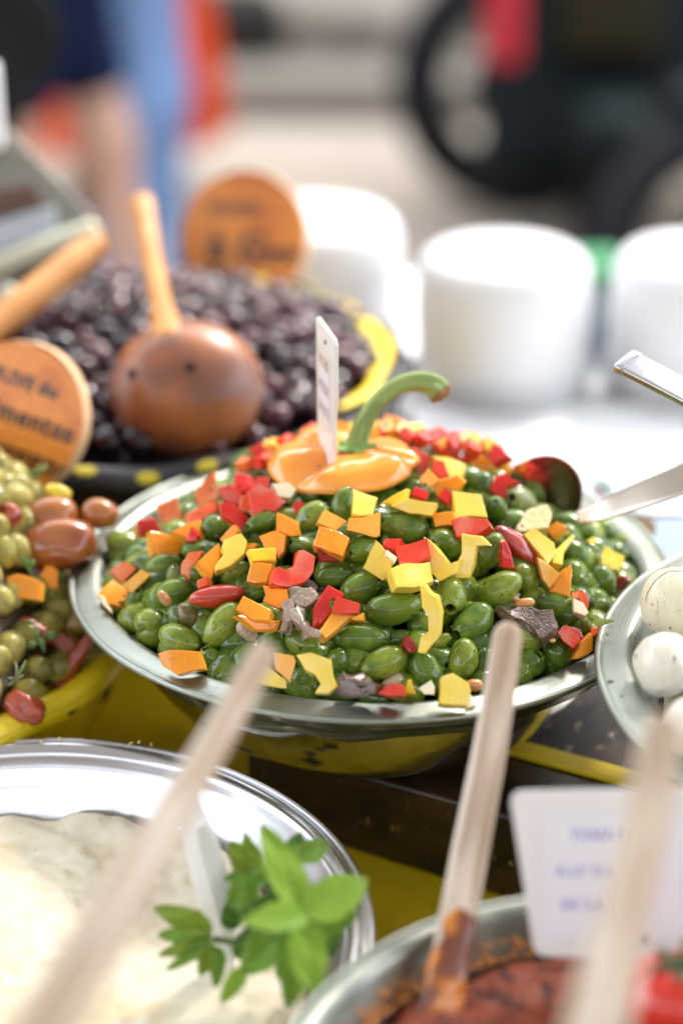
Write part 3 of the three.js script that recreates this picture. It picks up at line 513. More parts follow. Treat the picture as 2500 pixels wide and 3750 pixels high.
piece('B', 'yf', 9, 'curved yellow pepper slice right of the two tone cube', 1130, 935, 1200, 990, 1330, 1150, 1420, 1130, 1390, 1230, 1250, 1300, 1160, 1200);
piece('B', 'yf', 12, 'curled pale yellow pepper strip hanging over an olive', 1440, 905, 1590, 930, 1670, 1000, 1560, 1010, 1540, 1150, 1500, 1270, 1340, 1270, 1380, 1170, 1430, 1070);
piece('E', 'yf8', 17, 'thick yellow pepper block in front of the two tone cube', 835, 30, 960, -20, 1160, -30, 1190, 140, 1040, 175, 890, 175);
piece('B', 'rf', 14, 'red pepper slab with a pale top right of the orange block', 1360, 815, 1440, 770, 1640, 790, 1680, 860, 1560, 920, 1395, 940);
piece('B', 'os', 8, 'orange pepper block left of the big yellow slab', 1190, 745, 1370, 720, 1380, 830, 1210, 850);
piece('B', 'yf', 10, 'big yellow pepper slab on the right of the heap', 1350, 560, 1590, 600, 1650, 780, 1500, 770, 1385, 790);
piece('B', 'rs', 12, 'small red pepper wedge against the big yellow slab', 1240, 600, 1300, 525, 1350, 570, 1340, 680);
piece('B', 'os', 8, 'folded orange pepper piece right of the cap', 1190, 490, 1400, 430, 1465, 485, 1410, 560, 1300, 520, 1230, 610);
piece('B', 'rf', 6, 'tall translucent red pepper piece at the right lobe of the cap', 990, 200, 1050, 190, 1170, 270, 1150, 370, 1060, 450, 970, 380, 985, 300);
piece('B', 'rf', 10, 'pointed red pepper leaning on the yellow piece right of the cap', 1210, 300, 1280, 310, 1325, 430, 1250, 460, 1180, 380);
piece('B', 'yf', 4, 'pale yellow pepper slab behind the pointed red one', 1170, 270, 1310, 280, 1460, 350, 1450, 440, 1320, 450, 1220, 300);
piece('B', 'of', 9, 'orange pepper triangle at the right end of the cap', 1090, 450, 1160, 375, 1250, 460, 1180, 530, 1085, 480);
piece('B', 'qf', -4, 'coral pepper piece on the skyline just right of the stem', 690, 130, 720, 50, 820, 10, 860, 70, 800, 130);
piece('B', 'rf', 0, 'red pepper piece below the coral ones on the skyline', 790, 140, 880, 80, 940, 160, 900, 210, 820, 200);
piece('B', 'qf', -4, 'highest coral pepper piece on the skyline', 890, 90, 1000, 20, 1080, 90, 1100, 170, 980, 170);
piece('B', 'qs', -4, 'red orange pepper corner right of the highest coral piece', 1080, 150, 1160, 120, 1160, 240, 1090, 210);
piece('B', 'of', -6, 'pale orange pepper bit in the dip of the skyline', 1165, 190, 1260, 150, 1275, 220, 1180, 240);
piece('B', 'rs', -4, 'red pepper piece left of the right hand skyline peak', 1280, 260, 1340, 210, 1430, 220, 1420, 280, 1310, 290);
piece('B', 'rf', -3, 'red pepper piece forming the right hand skyline peak', 1420, 180, 1500, 110, 1580, 150, 1640, 210, 1560, 260, 1450, 230);
piece('C', 'rf', -3, 'red pepper piece at the right foot of the skyline peak', 50, 200, 120, 200, 210, 270, 90, 300);
piece('B', 'rf', 2, 'red pepper piece below the right hand skyline peak', 1400, 290, 1500, 230, 1560, 260, 1500, 330, 1420, 310);
piece('C', 'os', 4, 'broad orange pepper piece on the right shoulder of the heap', -60, 320, 30, 260, 100, 320, 60, 400, -60, 370);
piece('C', 'of', 4, 'orange yellow pepper chunk above the bright red fan', 80, 330, 150, 270, 240, 310, 320, 400, 270, 440, 200, 380, 90, 400);
piece('C', 'rs', 10, 'bright red fan shaped pepper piece beside the grey olive', 90, 540, 150, 430, 250, 400, 260, 450, 350, 490, 240, 520, 230, 630, 130, 580);
piece('C', 'os', 2, 'small orange pepper piece next to the spoon edge', 310, 370, 400, 330, 420, 430, 380, 480);
piece('C', 'ys', 3, 'yellow pepper piece lying in the spoon', 420, 420, 540, 420, 640, 500, 570, 560, 450, 480);
piece('C', 'os', 7, 'square orange pepper piece in front of the spoon', 560, 540, 740, 525, 730, 650, 620, 700, 550, 650);
piece('C', 'yf', 7, 'pale yellow pepper piece right of the square orange one by the spoon', 660, 690, 790, 590, 890, 650, 870, 740, 760, 730);
piece('C', 'rf8', 4, 'red pepper cube beside the neck of the spoon', 860, 550, 970, 530, 1050, 650, 950, 690, 890, 680);
piece('C', 'of8', 4, 'orange yellow pepper piece at the far right end of the heap', 1280, 710, 1370, 740, 1470, 840, 1440, 920, 1330, 920, 1290, 850);
piece('C', 'rs', 4, 'small red pepper cube at the far right above the rim', 1290, 1010, 1400, 970, 1460, 1050, 1430, 1120, 1340, 1140);
piece('C', 'yf', 8, 'square pale yellow pepper piece at the right side', 1000, 1090, 1040, 1010, 1190, 1100, 1180, 1190, 1120, 1220, 1000, 1160);
piece('C', 'os', 8, 'small orange lump between the artichoke piece and the long olive', 560, 880, 640, 805, 730, 850, 620, 940);
piece('C', 'yf', 10, 'broad yellow pepper slab right of the dried tomato', 370, 920, 450, 860, 620, 980, 640, 1060, 560, 1176, 480, 1050);
piece('C', 'yf', 14, 'narrow pale yellow pepper curl pointing up on the right', 620, 1050, 770, 920, 790, 940, 700, 1060, 680, 1176, 600, 1150);
piece('C', 'af', 8, 'beige crumpled artichoke piece below the grey olive', 300, 860, 420, 720, 540, 700, 590, 720, 560, 880, 400, 900);
piece('C', 'ys', 3, 'small yellow pepper corner under the long dark olive', 870, 980, 950, 930, 970, 1000);
piece('F', 'of', 10, 'pale orange pepper piece facing inside out at right', 480, -80, 560, -30, 660, 60, 640, 120, 580, 180, 520, 100);
piece('F', 'os', 11, 'tapering orange pepper piece right of the inside out one', 580, 200, 640, 110, 680, 30, 760, -20, 770, 80, 740, 250);
piece('F', 'rs', 10, 'long red pepper sliver in front of the dried tomato', 190, -25, 195, -190, 230, -220, 260, -140, 300, 20, 190, 10);
piece('D', 'os', 10, 'orange pepper piece stranded on the left rim', 30, 230, 130, 85, 290, 240, 190, 320, 100, 310, 20, 260);
piece('D', 'of', 10, 'angular orange pepper piece right of the one on the left rim', 225, 150, 370, 30, 455, 70, 300, 220);
piece('D', 'wf2', 14, 'thin pale pepper sliver on the left rim', 20, 225, 60, 240, 130, 350, 140, 390, 60, 310);
piece('D', 'os', 16, 'flat orange pepper piece lying on the front left rim', 500, 710, 620, 680, 830, 690, 875, 840, 670, 890, 540, 810);
piece('D', 'os', 18, 'orange pepper piece on top of another left of the mushrooms', 1150, 350, 1210, 240, 1440, 350, 1420, 450, 1300, 440);
piece('D', 'os', 12, 'long orange pepper piece underneath the one left of the mushrooms', 1160, 400, 1230, 400, 1320, 450, 1520, 440, 1490, 530, 1310, 520);
piece('D', 'os', 10, 'orange pepper wedge just above the brown mushrooms', 1370, 150, 1568, 190, 1590, 280, 1500, 350, 1370, 280, 1400, 240);
piece('D', 'qs', 10, 'small orange red tomato stub on the red chilli', 830, 120, 920, 80, 930, 150, 840, 190);
piece('E', 'rf', 12, 'curled red pepper ring segment left of centre', -150, 165, -120, 40, -70, 10, -20, 40, 60, 0, 90, -130, 130, -130, 220, -60, 210, 60, 150, 130, 0, 175);
piece('D', 'of', 10, 'upright orange pepper piece beside the left stick', 1460, 705, 1620, 730, 1640, 780, 1600, 950, 1480, 850);
piece('D', 'yf8', 13, 'pale orange pepper block on the front rim right of the left stick', 1330, 820, 1400, 820, 1560, 930, 1560, 1000, 1330, 960);
piece('E', 'rs', 14, 'long red pepper slice curling right of the mushrooms', 210, 480, 220, 330, 300, 200, 350, 140, 475, 230, 440, 260, 370, 260, 345, 300, 370, 370, 250, 510);
piece('E', 'rf', 18, 'blunt red pepper block resting on the long red slice', 370, 360, 410, 250, 600, 300, 590, 390, 400, 380);
piece('E', 'of', 10, 'orange pepper slice beneath the blunt red block', 260, 540, 370, 380, 560, 390, 490, 450, 320, 595);
piece('E', 'of', 2, 'small amber pepper scrap behind the orange slice', 500, 440, 630, 380, 630, 450);
piece('E', 'yf', 17, 'long wavy pale yellow pepper strip hanging down the front', 1090, 150, 1130, 140, 1180, 220, 1235, 240, 1270, 380, 1250, 560, 1140, 710, 1090, 690, 1100, 580, 1160, 530, 1160, 410, 1110, 330);
piece('E', 'yf', 15, 'S shaped yellow pepper ring at the front rim', 80, 725, 200, 710, 360, 770, 370, 880, 410, 980, 340, 1040, 235, 1040, 280, 960, 230, 890, 150, 850);
piece('E', 'rf', 10, 'small red pepper piece at the middle of the front rim', 745, 1040, 840, 965, 950, 970, 955, 1060, 840, 1065);
piece('E', 'ds', 4, 'dark red pepper scrap left of the wavy yellow strip', 955, 650, 985, 560, 1040, 610, 1075, 690, 1000, 700);
piece('E', 'yf8', 16, 'square yellow pepper chunk resting on the front rim', 1260, 910, 1360, 875, 1490, 960, 1500, 1020, 1480, 1145, 1250, 1130);
piece('E', 'wf', 17, 'pale pepper crumb at the corner of the yellow chunk on the rim', 1490, 1040, 1520, 1070, 1545, 1150, 1480, 1160);
piece('E', 'wf3', 14, 'torn pale yellow pepper scrap left of the yellow chunk', 1080, 1000, 1180, 935, 1210, 990, 1205, 1050, 1130, 1050);
piece('E', 'ys', 2, 'amber yellow pepper bit under the front olives', 970, 1040, 990, 930, 1020, 920, 1060, 1050);
piece('F', 'ds', 8, 'dark red pepper piece behind the bright red one at right', 650, 530, 700, 470, 840, 520, 865, 580, 830, 610);
piece('F', 'rf', 13, 'bright red rectangular pepper piece at the right front', 640, 540, 720, 480, 835, 600, 780, 680, 700, 610);
piece('F', 'os', 12, 'orange pepper quarter leaning on the right rim', 775, 760, 840, 620, 930, 540, 945, 690, 840, 750);
piece('F', 'qs', 8, 'narrow red pepper sliver above the pale pink piece', 860, 190, 910, 270, 890, 360, 830, 260);
piece('F', 'qf', 4, 'small orange red pepper bit left of the narrow sliver', 770, 230, 830, 210, 840, 260, 770, 260);
piece('F', 'wf', 7, 'pale pinkish pepper piece at the right side', 770, 260, 860, 300, 900, 380, 870, 410, 780, 370);
piece('F', 'qs', 4, 'red pepper strip at the rim of the right dish', 920, 520, 1000, 430, 1000, 560, 940, 580);
piece('F', 'ds', 6, 'dark red tomato scrap at the edge of the right dish', 1120, 100, 1200, 70, 1230, 120, 1150, 200);
piece('F', 'kf9', 8, 'dark brown wrinkled aubergine chunk behind the middle stick', 150, 410, 240, 365, 330, 350, 460, 345, 600, 370, 630, 440, 640, 540, 540, 600, 470, 510, 300, 460);

// small dice scattered on the far side and top, where single pieces cannot be told apart by their place
{ const kinds = [['r', 'red'], ['r', 'red'], ['q', 'coral red'], ['o', 'orange'], ['o', 'orange'], ['y', 'yellow']], protoDice = kinds.flatMap(([c, n]) => [0, 1].map((v) => { pi++; const a = 0.0042, j = () => rr(-0.0014, 0.0014), sh = [[-a, -a], [a, -a], [a, a], [-a, a]].map(([x, y]) => new THREE.Vector2(x + j(), y + j())); return [slab(sh, 0.005, COL[c], v === 0, v ? -11 : 16, 0.00035), n]; }));
  for (let i = 0; i < 62; i++) { const far = i < 40, w = far ? rr(4.7, 5.85) : rr(3.35, 4.7), R = far ? rr(0.045, 0.104) : rr(0.045, 0.078), x = bX + Math.cos(w) * R, z = bZ + Math.sin(w) * R * 0.9; const [g, n] = protoDice[Math.floor(rnd() * protoDice.length)], o = clonedMesh('diced_pepper', g, M.flesh); o.position.set(x, heapY(x, z) + rr(0.0085, 0.0125), z); o.rotation.set(rr(-1.9, -0.5), rr(-0.6, 0.6), rr(0, 6)); const k = rr(0.75, 1.15); o.scale.set(k, k, k); tag(o, `small ${n} pepper die scattered over the top and far side of the heap`, 'pepper piece', `small ${n} pepper dice on the far side of the heap`); } }
// chilli, dried tomato, beans, mushrooms
const vcol = (g, f) => { const P = g.attributes.position, c = []; const v = V3(); for (let i = 0; i < P.count; i++) { v.fromBufferAttribute(P, i); c.push(...f(v, i)); } g.setAttribute('color', new THREE.Float32BufferAttribute(c, 3)); return g; };
function pod(name, crop, x, y, len, wid, ang, lift, cols, label, cat, pw = 1, ripple = 0.04) {
  const pts = []; for (let i = 0; i <= 26; i++) { const t = (1 - Math.cos(i / 26 * Math.PI)) / 2, e = Math.sin(Math.acos(2 * t - 1)); pts.push([0.5 * Math.pow(e, pw) , t - 0.5]); }
  const s = x * 0.37, g = vcol(turned(pts, 26, (p, w) => { const k = 1 + ripple * n3(p, 4, s) + ripple * 0.8 * Math.sin(3 * w + 4 * p.y); p.x *= k; p.z *= k; p.x += 0.09 * Math.sin(p.y * 3 + 0.6); }), (v) => mix(cols[0], cols[1], 0.5 + 0.5 * n3(v, 5, s)));
  const [X, Y] = toPhoto(crop, x, y), z = heapDepth(X, Y) - lift / 1000, a = THREE.MathUtils.degToRad(ang);
  const o = new THREE.Mesh(g, /chilli|tomato|bean/.test(name) ? M.glossy : M.chunk); o.name = numbered(name); scene.add(o); shade(o);
  pose(o, at(X, Y, z), RIGHT.clone().multiplyScalar(Math.cos(a)).addScaledVector(UP, Math.sin(a)), px(len * CS, z), px(wid * CS, z), 0.4);
  return tag(o, label, cat);
}
pod('chilli', 'D', 990, 235, 465, 190, 12, 12, [[0.42, 0.02, 0.008], [0.50, 0.035, 0.01]], 'glossy dark red pointed chilli lying across the left front', 'chilli', 1.15);
pod('dried_tomato', 'C', 310, 1000, 450, 180, -40, 8, [[0.30, 0.012, 0.01], [0.40, 0.03, 0.02]], 'glossy dark red dried tomato on the right side of the heap', 'tomato', 0.9, 0.08);
pod('bean', 'D', 565, 262, 155, 85, -55, 20, [[0.42, 0.17, 0.05], [0.5, 0.24, 0.09]], 'tan bean resting on the shiny left green olive', 'bean', 0.8);
pod('bean', 'F', 380, 300, 165, 100, 15, 8, [[0.62, 0.24, 0.04], [0.68, 0.32, 0.08]], 'orange bean above the dark aubergine chunk', 'bean', 0.75);
pod('bean', 'F', 295, 272, 130, 80, -30, 2, [[0.45, 0.2, 0.04], [0.5, 0.24, 0.06]], 'brownish bean partly under the smooth dark olive', 'bean', 0.8);
pod('bean', 'F', 608, 605, 55, 40, 0, 18, [[0.72, 0.42, 0.12], [0.78, 0.5, 0.2]], 'tiny yellow pepper seed on the round olive at right', 'seed', 0.8);
const shroom = [[0.20, 0.145, 0.105], [0.32, 0.25, 0.19]], dkShroom = [[0.13, 0.075, 0.05], [0.2, 0.13, 0.09]];
pod('mushroom_slice', 'E', 195, 150, 150, 70, -30, 2, dkShroom, 'dark mushroom bit in shade behind the curled red pepper', 'mushroom', 0.8, 0.12);
pod('mushroom_slice', 'E', 505, 1040, 165, 70, 0, 10, shroom, 'small grey mushroom scrap in front of the large brown slice', 'mushroom', 0.7, 0.12);
piece('E', 'mf4', 10, 'grey brown mushroom slice right under the curled red pepper', -20, 190, 60, 175, 160, 150, 255, 195, 250, 262, 170, 300, 90, 310, 20, 260);
piece('E', 'mf5', 16, 'grey brown mushroom piece drooping toward the round olive', 40, 330, 110, 308, 150, 390, 190, 470, 275, 505, 245, 540, 150, 545, 110, 480, 60, 440);
piece('E', 'mf4', 8, 'grey brown mushroom fold beside the stacked orange peppers', -70, 440, -30, 330, 20, 250, 60, 270, 40, 420, 0, 520, -60, 520);
piece('E', 'kf5', 8, 'large brown mushroom slice at the front rim', 385, 940, 470, 895, 580, 890, 700, 925, 770, 990, 740, 1050, 600, 1062, 450, 1050, 380, 1010);
pod('bean', 'E', 870, 950, 200, 150, 40, 2, [[0.42, 0.34, 0.2], [0.5, 0.42, 0.26]], 'beige bean behind the small red piece at the front rim', 'bean', 0.8);
pod('bean', 'E', 1530, 970, 160, 110, 10, 6, [[0.5, 0.2, 0.04], [0.56, 0.26, 0.07]], 'orange brown bean right of the yellow chunk on the rim', 'bean', 0.8);
pod('mushroom_slice', 'D', 1240, 530, 200, 130, -40, 8, [[0.42, 0.3, 0.22], [0.5, 0.38, 0.3]], 'pinkish pale garlic clove at the tip of the left stick', 'garlic', 0.8, 0.06);
// chopped herbs sprinkled over the heap
{ const geo = new THREE.SphereGeometry(1, 5, 4), m = new THREE.InstancedMesh(geo, phys({ color: 0xffffff, roughness: 0.6, clearcoat: 0.3 }), 620), o = new THREE.Object3D(), c = new THREE.Color();
  for (let i = 0; i < 620; i++) { const r = 0.145 * Math.sqrt(rnd()), w = rr(0, 6.283), x = bX + Math.cos(w) * r, z = bZ + Math.sin(w) * r; o.position.set(x, heapY(x, z) + rr(0.004, 0.011), z); o.rotation.set(rr(0, 6), rr(0, 6), rr(0, 6)); const s = rr(0.0003, 0.0008); o.scale.set(s, s * 0.5, s * rr(1, 2.2)); o.updateMatrix(); m.setMatrixAt(i, o.matrix); m.setColorAt(i, c.setRGB(...pick([[0.03, 0.035, 0.012], [0.05, 0.07, 0.02], [0.09, 0.06, 0.02], [0.02, 0.018, 0.01]]))); }
  m.name = 'chopped_herbs'; m.userData.kind = 'stuff'; tag(m, 'dark chopped herb flecks sprinkled over the green olive heap', 'herbs'); shade(m); scene.add(m); }

// pepper cap with its stem
{ const c = toPhoto('B', 465, 350), z = heapDepth(...c) - 0.004, o = at(c[0], c[1], z).add(V3(0, 0.0048, 0)), t = thing('orange_pepper', 'orange bell pepper top with curved green stem crowning the heap', 'pepper top', o);
  const pts = prof([[0.0, 0.0065], [0.007, 0.0065], [0.014, 0.0086], [0.0225, 0.0090], [0.0290, 0.0066], [0.0325, 0.0018], [0.0345, -0.0036], [0.0346, -0.0072], [0.0326, -0.0074], [0.030, -0.001], [0.02, 0.0025], [0, 0.0025]], 48).reverse();
  const g = turned(pts, 120, (p, w) => { const R = Math.hypot(p.x, p.z); let cr = 0; for (const c of [2.25, 0.25, -1.1, 3.75]) { let d = Math.abs(w - c) % 6.2832; if (d > 3.1416) d = 6.2832 - d; cr = Math.max(cr, Math.exp(-((d / 0.2) ** 2))); } const k = 1.05 - 0.12 * cr + 0.03 * Math.sin(3 * w + 1) + 0.015 * Math.sin(9 * w), f = smooth(0.005, 0.016, R); p.y *= 0.72; p.x *= lerp(1, k, f) * 1.1; p.z *= lerp(1, k, f) * 0.95; p.y += f * (-0.0055 * cr * smooth(-0.004, 0.006, p.y) - 0.0016 * n3(p, 70) + 0.0022 * Math.sin(2 * w + 0.4) + 0.001 * Math.sin(5 * w)); });
  part('lobed_cap', vcol(g, (v) => mix(v.y > 0.0 ? [0.86, 0.25, 0.012] : [0.88, 0.42, 0.1], [0.92, 0.34, 0.03], 0.5 + 0.4 * n3(v, 60))).translate(o.x, o.y, o.z), phys({ vertexColors: true, roughness: 0.25, clearcoat: 0.8, clearcoatRoughness: 0.1, bumpMap: grainBump, bumpScale: 0.0002, side: THREE.DoubleSide }), t);
  const zz = z - 0.002, P = [[1288, 1692], [1315, 1600], [1345, 1525], [1395, 1457], [1460, 1412], [1530, 1396], [1585, 1408], [1612, 1438]].map(([x, y], i) => at(x, y, zz - 0.0005 * i));
  const stemTint = tex(128, 256, (u, v) => { const s = fbm(u, v, 16, 3, 3, 6), q = fbm(u, v, 6, 8, 3, 16); return clamp01(mix(mix(hex(0x71894a), hex(0x9db36e), s), hex(0x566f34), 0.5 * smooth(0.55, 0.75, q))); }); stemTint.repeat.set(20, 10);
  part('stem', sweep(P, [0.0066, 0.0054, 0.0046, 0.0043, 0.0045, 0.0051, 0.0058, 0.0062], [0.0066, 0.0054, 0.0046, 0.0043, 0.0045, 0.0051, 0.0058, 0.006], V3(0.3, 0.2, 1).normalize(), { n: 40, k: 40, ridge: 0.11, cap: 0.15 }), std({ map: stemTint, roughness: 0.5, bumpMap: stemTint, bumpScale: 0.0006 }), t);
  const e = at(1616, 1446, zz - 0.004), dir = e.clone().sub(at(1585, 1408, zz - 0.003)).normalize();
  const cut = turned([[0, 0.0016], [0.0035, 0.0019], [0.0058, 0.001], [0.0062, -0.0015]].reverse(), 24, (p, w) => { const k = 1 + 0.12 * Math.sin(5 * w) + 0.08 * n3(p, 400); p.x *= k; p.z *= k; p.y += 0.0006 * n3(p, 700); });
  const m = new THREE.Matrix4().compose(e, new THREE.Quaternion().setFromUnitVectors(V3(0, 1, 0), dir), V3(1, 1, 1));
  part('stem_cut', cut.applyMatrix4(m), std({ color: hexLin(0x9a7748), roughness: 0.85, bumpMap: grainBump, bumpScale: 0.001 }), t, 'dry brown cut end of the stem');
  const cal = turned([[0.013, -0.0005], [0.011, 0.0012], [0.007, 0.002], [0, 0.002]], 30, (p, w) => { const k = 0.72 + 0.22 * Math.cos(5 * w) + 0.1 * Math.sin(3 * w); if (Math.hypot(p.x, p.z) > 0.006) { p.x *= k; p.z *= k; } p.y += 0.004 * smooth(0.006, 0.016, Math.hypot(p.x, p.z)); });
  part('calyx', cal.translate(o.x + 0.006, o.y + 0.0056, o.z), std({ color: hexLin(0x6f9440), roughness: 0.5, side: THREE.DoubleSide }), t); }

// ---------------------------------------------------------------- price tags
function canvasTex(w, h, draw) { const c = document.createElement('canvas'); c.width = w; c.height = h; const x = c.getContext('2d'); draw(x, w, h); const t = new THREE.CanvasTexture(c); t.colorSpace = THREE.SRGBColorSpace; return t; }
function flatCard(shapePts, th, round) { const g = new THREE.ExtrudeGeometry(new THREE.Shape(shapePts), { depth: th, bevelEnabled: true, bevelThickness: 0.0002, bevelSize: 0.0002, bevelSegments: 1, curveSegments: 8 }); return g; }
{ // narrow tag in the olives, turned almost edge-on; its right edge is nearer
  const base = at(1206, 1640, 1.03), X = V3(0.25, 0, 0.968).normalize(), Y = V3(0, 1, 0.02).normalize(), Z = new THREE.Vector3().crossVectors(X, Y).normalize(); Y.crossVectors(Z, X);
  const t = thing('price_tag', 'narrow white price tag seen almost edge-on standing in the olive heap', 'price tag', base), m = new THREE.Matrix4().makeBasis(X, Y, Z).setPosition(base);
  const pts = [[-0.018, 0.002], [-0.002, -0.009], [0.006, -0.014], [0.012, -0.006], [0.0155, 0.02], [0.019, 0.035], [0.0195, 0.063], [0.0175, 0.0655], [-0.017, 0.0655], [-0.019, 0.0635]].map(([x, y]) => new THREE.Vector2(x, y));
  part('card', flatCard(pts, 0.0016).applyMatrix4(m), M.card, t);
  const face = new THREE.PlaneGeometry(0.026, 0.040); const tx = canvasTex(260, 400, (c, w, h) => { c.fillStyle = '#e2d5c8'; c.fillRect(0, 0, w, h); c.fillStyle = '#dfdbe2'; c.fillRect(24, 90, w - 48, 270); c.fillStyle = '#7d7074'; c.font = 'bold 78px sans-serif'; c.textAlign = 'center'; for (const [s, y] of [['KCEB', 86], ['HEIDE', 222], ['BASITZ', 345]]) c.fillText(s, w / 2, y, w - 44); });
  part('print', face.translate(-0.003, 0.032, 0.0020).applyMatrix4(m), std({ map: tx, roughness: 0.5 }), t);
  part('clip_hole', new THREE.CylinderGeometry(0.0013, 0.0013, 0.0004, 14).rotateX(Math.PI / 2).translate(0.001, 0.0585, 0.002).applyMatrix4(m), std({ color: hexLin(0x6c675c), roughness: 0.8 }), t); }
{ // broad card at the lower right
  const z = 0.80, base = at(2250, 3190, z), X = V3(0.998, 0.035, 0.05).normalize(), Z = BACK.clone().multiplyScalar(0.96).addScaledVector(V3(0, 1, 0), -0.16).normalize(), Y = new THREE.Vector3().crossVectors(Z, X).normalize(); Z.crossVectors(X, Y);
  const s = px(1, z), m = new THREE.Matrix4().makeBasis(X, Y, Z).setPosition(base), t = thing('price_card', 'large white price card with violet lettering standing in the red-brown paste', 'price card', base);
  const c = [[-382, 305], [382, 318], [395, -325], [-292, -325]], R = 55, sh = new THREE.Shape();
  c.forEach(([x, y], i) => { const a = c[(i + 3) % 4], b = c[(i + 1) % 4], q = (p) => { const d = Math.hypot(p[0] - x, p[1] - y); return [(x + (p[0] - x) * R / d) * s, (y + (p[1] - y) * R / d) * s]; }; const f = q(a), e = q(b); if (i) sh.lineTo(...f); else sh.moveTo(...f); sh.quadraticCurveTo(x * s, y * s, ...e); });
  sh.closePath();
  part('card', new THREE.ExtrudeGeometry(sh, { depth: 0.0011, bevelEnabled: true, bevelThickness: 0.0002, bevelSize: 0.0002, bevelSegments: 1, curveSegments: 8 }).applyMatrix4(m), M.card, t);
  const tx = canvasTex(700, 560, (k, w, h) => { k.fillStyle = '#e6e6ec'; k.fillRect(0, 0, w, h); k.fillStyle = '#8d8ac8'; k.font = 'bold 62px sans-serif'; for (const [a, x, y] of [['TOMATE EN', 120, 130], ['A.LI\' OS S D', 60, 285], ['DE SA LE I', 80, 430]]) k.fillText(a, x, y); });
  part('print', new THREE.PlaneGeometry(620 * s, 500 * s).translate(40 * s, -10 * s, 0.0016).applyMatrix4(m), std({ map: tx, roughness: 0.45 }), t);
  part('clip_hole', new THREE.CylinderGeometry(0.0016, 0.0016, 0.0005, 14).rotateX(Math.PI / 2).translate(116 * s, -258 * s, 0.0022).applyMatrix4(m), std({ color: hexLin(0x55504a), roughness: 0.8 }), t);
  part('spike', sweep([[60, -320], [50, -420], [40, -520]].map(([x, y]) => V3(x * s, y * s, 0.0008).applyMatrix4(m)), [0.006, 0.004, 0.001], 0.0007, Z, { sq: 5 }), M.card, t); }
{ // white stake in the hummus, edge-on
  const P = [[690, 2900], [730, 3060], [775, 3240], [815, 3420], [848, 3568]].map(([x, y], i) => at(x, y, 0.85 + i * 0.008));
  const t = thing('price_tag', 'white pointed price tag seen edge-on stuck in the hummus', 'price tag', P[2]);
  part('card', sweep(P, [0.003, 0.0078, 0.0082, 0.0052, 0.0014], [0.0008, 0.001, 0.001, 0.001, 0.0008], V3(-0.25, 0.3, 1).normalize(), { n: 30, sq: 3, cap: 0.3 }), M.card, t);
  part('fold', sweep([[735, 3020], [762, 3110], [800, 3250], [838, 3420], [850, 3555]].map(([x, y], i) => at(x, y, 0.843 + i * 0.009)), [0.0026, 0.0042, 0.0042, 0.003, 0.0008], 0.0006, V3(0.5, 0.2, 1).normalize(), { n: 30, sq: 3, cap: 0.3 }), M.card, t); }

// ---------------------------------------------------------------- wooden sticks in the foreground
const stick = (label, P, a, b) => { const t = thing('wooden_stick', label, 'stick', P[0]); part('shaft', sweep(P, a, b, BACK.clone().add(V3(0.15, 0, 0)).normalize(), { n: 40, k: 28, sq: 3.2, cap: 1 }), M.stick, t); return t; };
stick('blurred flat wooden stick crossing the hummus dish on the left', [at(965, 2395, 0.745), at(760, 2760, 0.71), at(480, 3230, 0.655), at(120, 3850, 0.59), at(-180, 4350, 0.54)], [0.0054, 0.0063, 0.0081, 0.0103, 0.0105], [0.0026, 0.003, 0.0034, 0.004, 0.004]);
{ const P = [at(1858, 2330, 0.85), at(1800, 2700, 0.838), at(1720, 3120, 0.825), at(1650, 3500, 0.81), at(1580, 3860, 0.80)];
  const t = stick('middle wooden stick standing in the paste with its lower part stained orange brown', P, [0.0064, 0.0072, 0.0078, 0.0078, 0.0078], [0.003, 0.0032, 0.0034, 0.0034, 0.0034]);
  const g = sweep([at(1715, 3215, 0.823), at(1672, 3400, 0.814), at(1625, 3620, 0.8055), at(1580, 3860, 0.7995)], [0.0052, 0.0078, 0.0086, 0.0088], [0.0034, 0.0042, 0.0044, 0.0044], BACK.clone().add(V3(0.15, 0, 0)).normalize(), { n: 50, k: 28, sq: 2.6, cap: 1 }), p = g.attributes.position, v = V3(); for (let i = 0; i < p.count; i++) { v.fromBufferAttribute(p, i); p.setXYZ(i, v.x + 0.0008 * n3(v, 160), v.y + 0.0008 * n3(v, 170, 9), v.z + 0.0005 * n3(v, 180, 4)); } g.computeVertexNormals();
  part('sauce_coat', vcol(seam(g, 28), (v) => mix([0.62, 0.20, 0.012], [0.16, 0.035, 0.012], smooth(-0.25, 0.35, n3(v, 70) + 0.5 * n3(v, 160, 7)))), phys({ vertexColors: true, roughness: 0.3, clearcoat: 0.5 }), t, 'orange brown paste stuck to the lower part of the stick'); }
stick('very blurred pale wooden stick in front of the white price card', [at(2425, 2680, 0.655), at(2360, 3020, 0.635), at(2270, 3400, 0.60), at(2170, 3830, 0.57), at(2050, 4350, 0.54)], [0.0070, 0.0078, 0.0088, 0.0100, 0.0105], [0.003, 0.0034, 0.0036, 0.004, 0.004]);

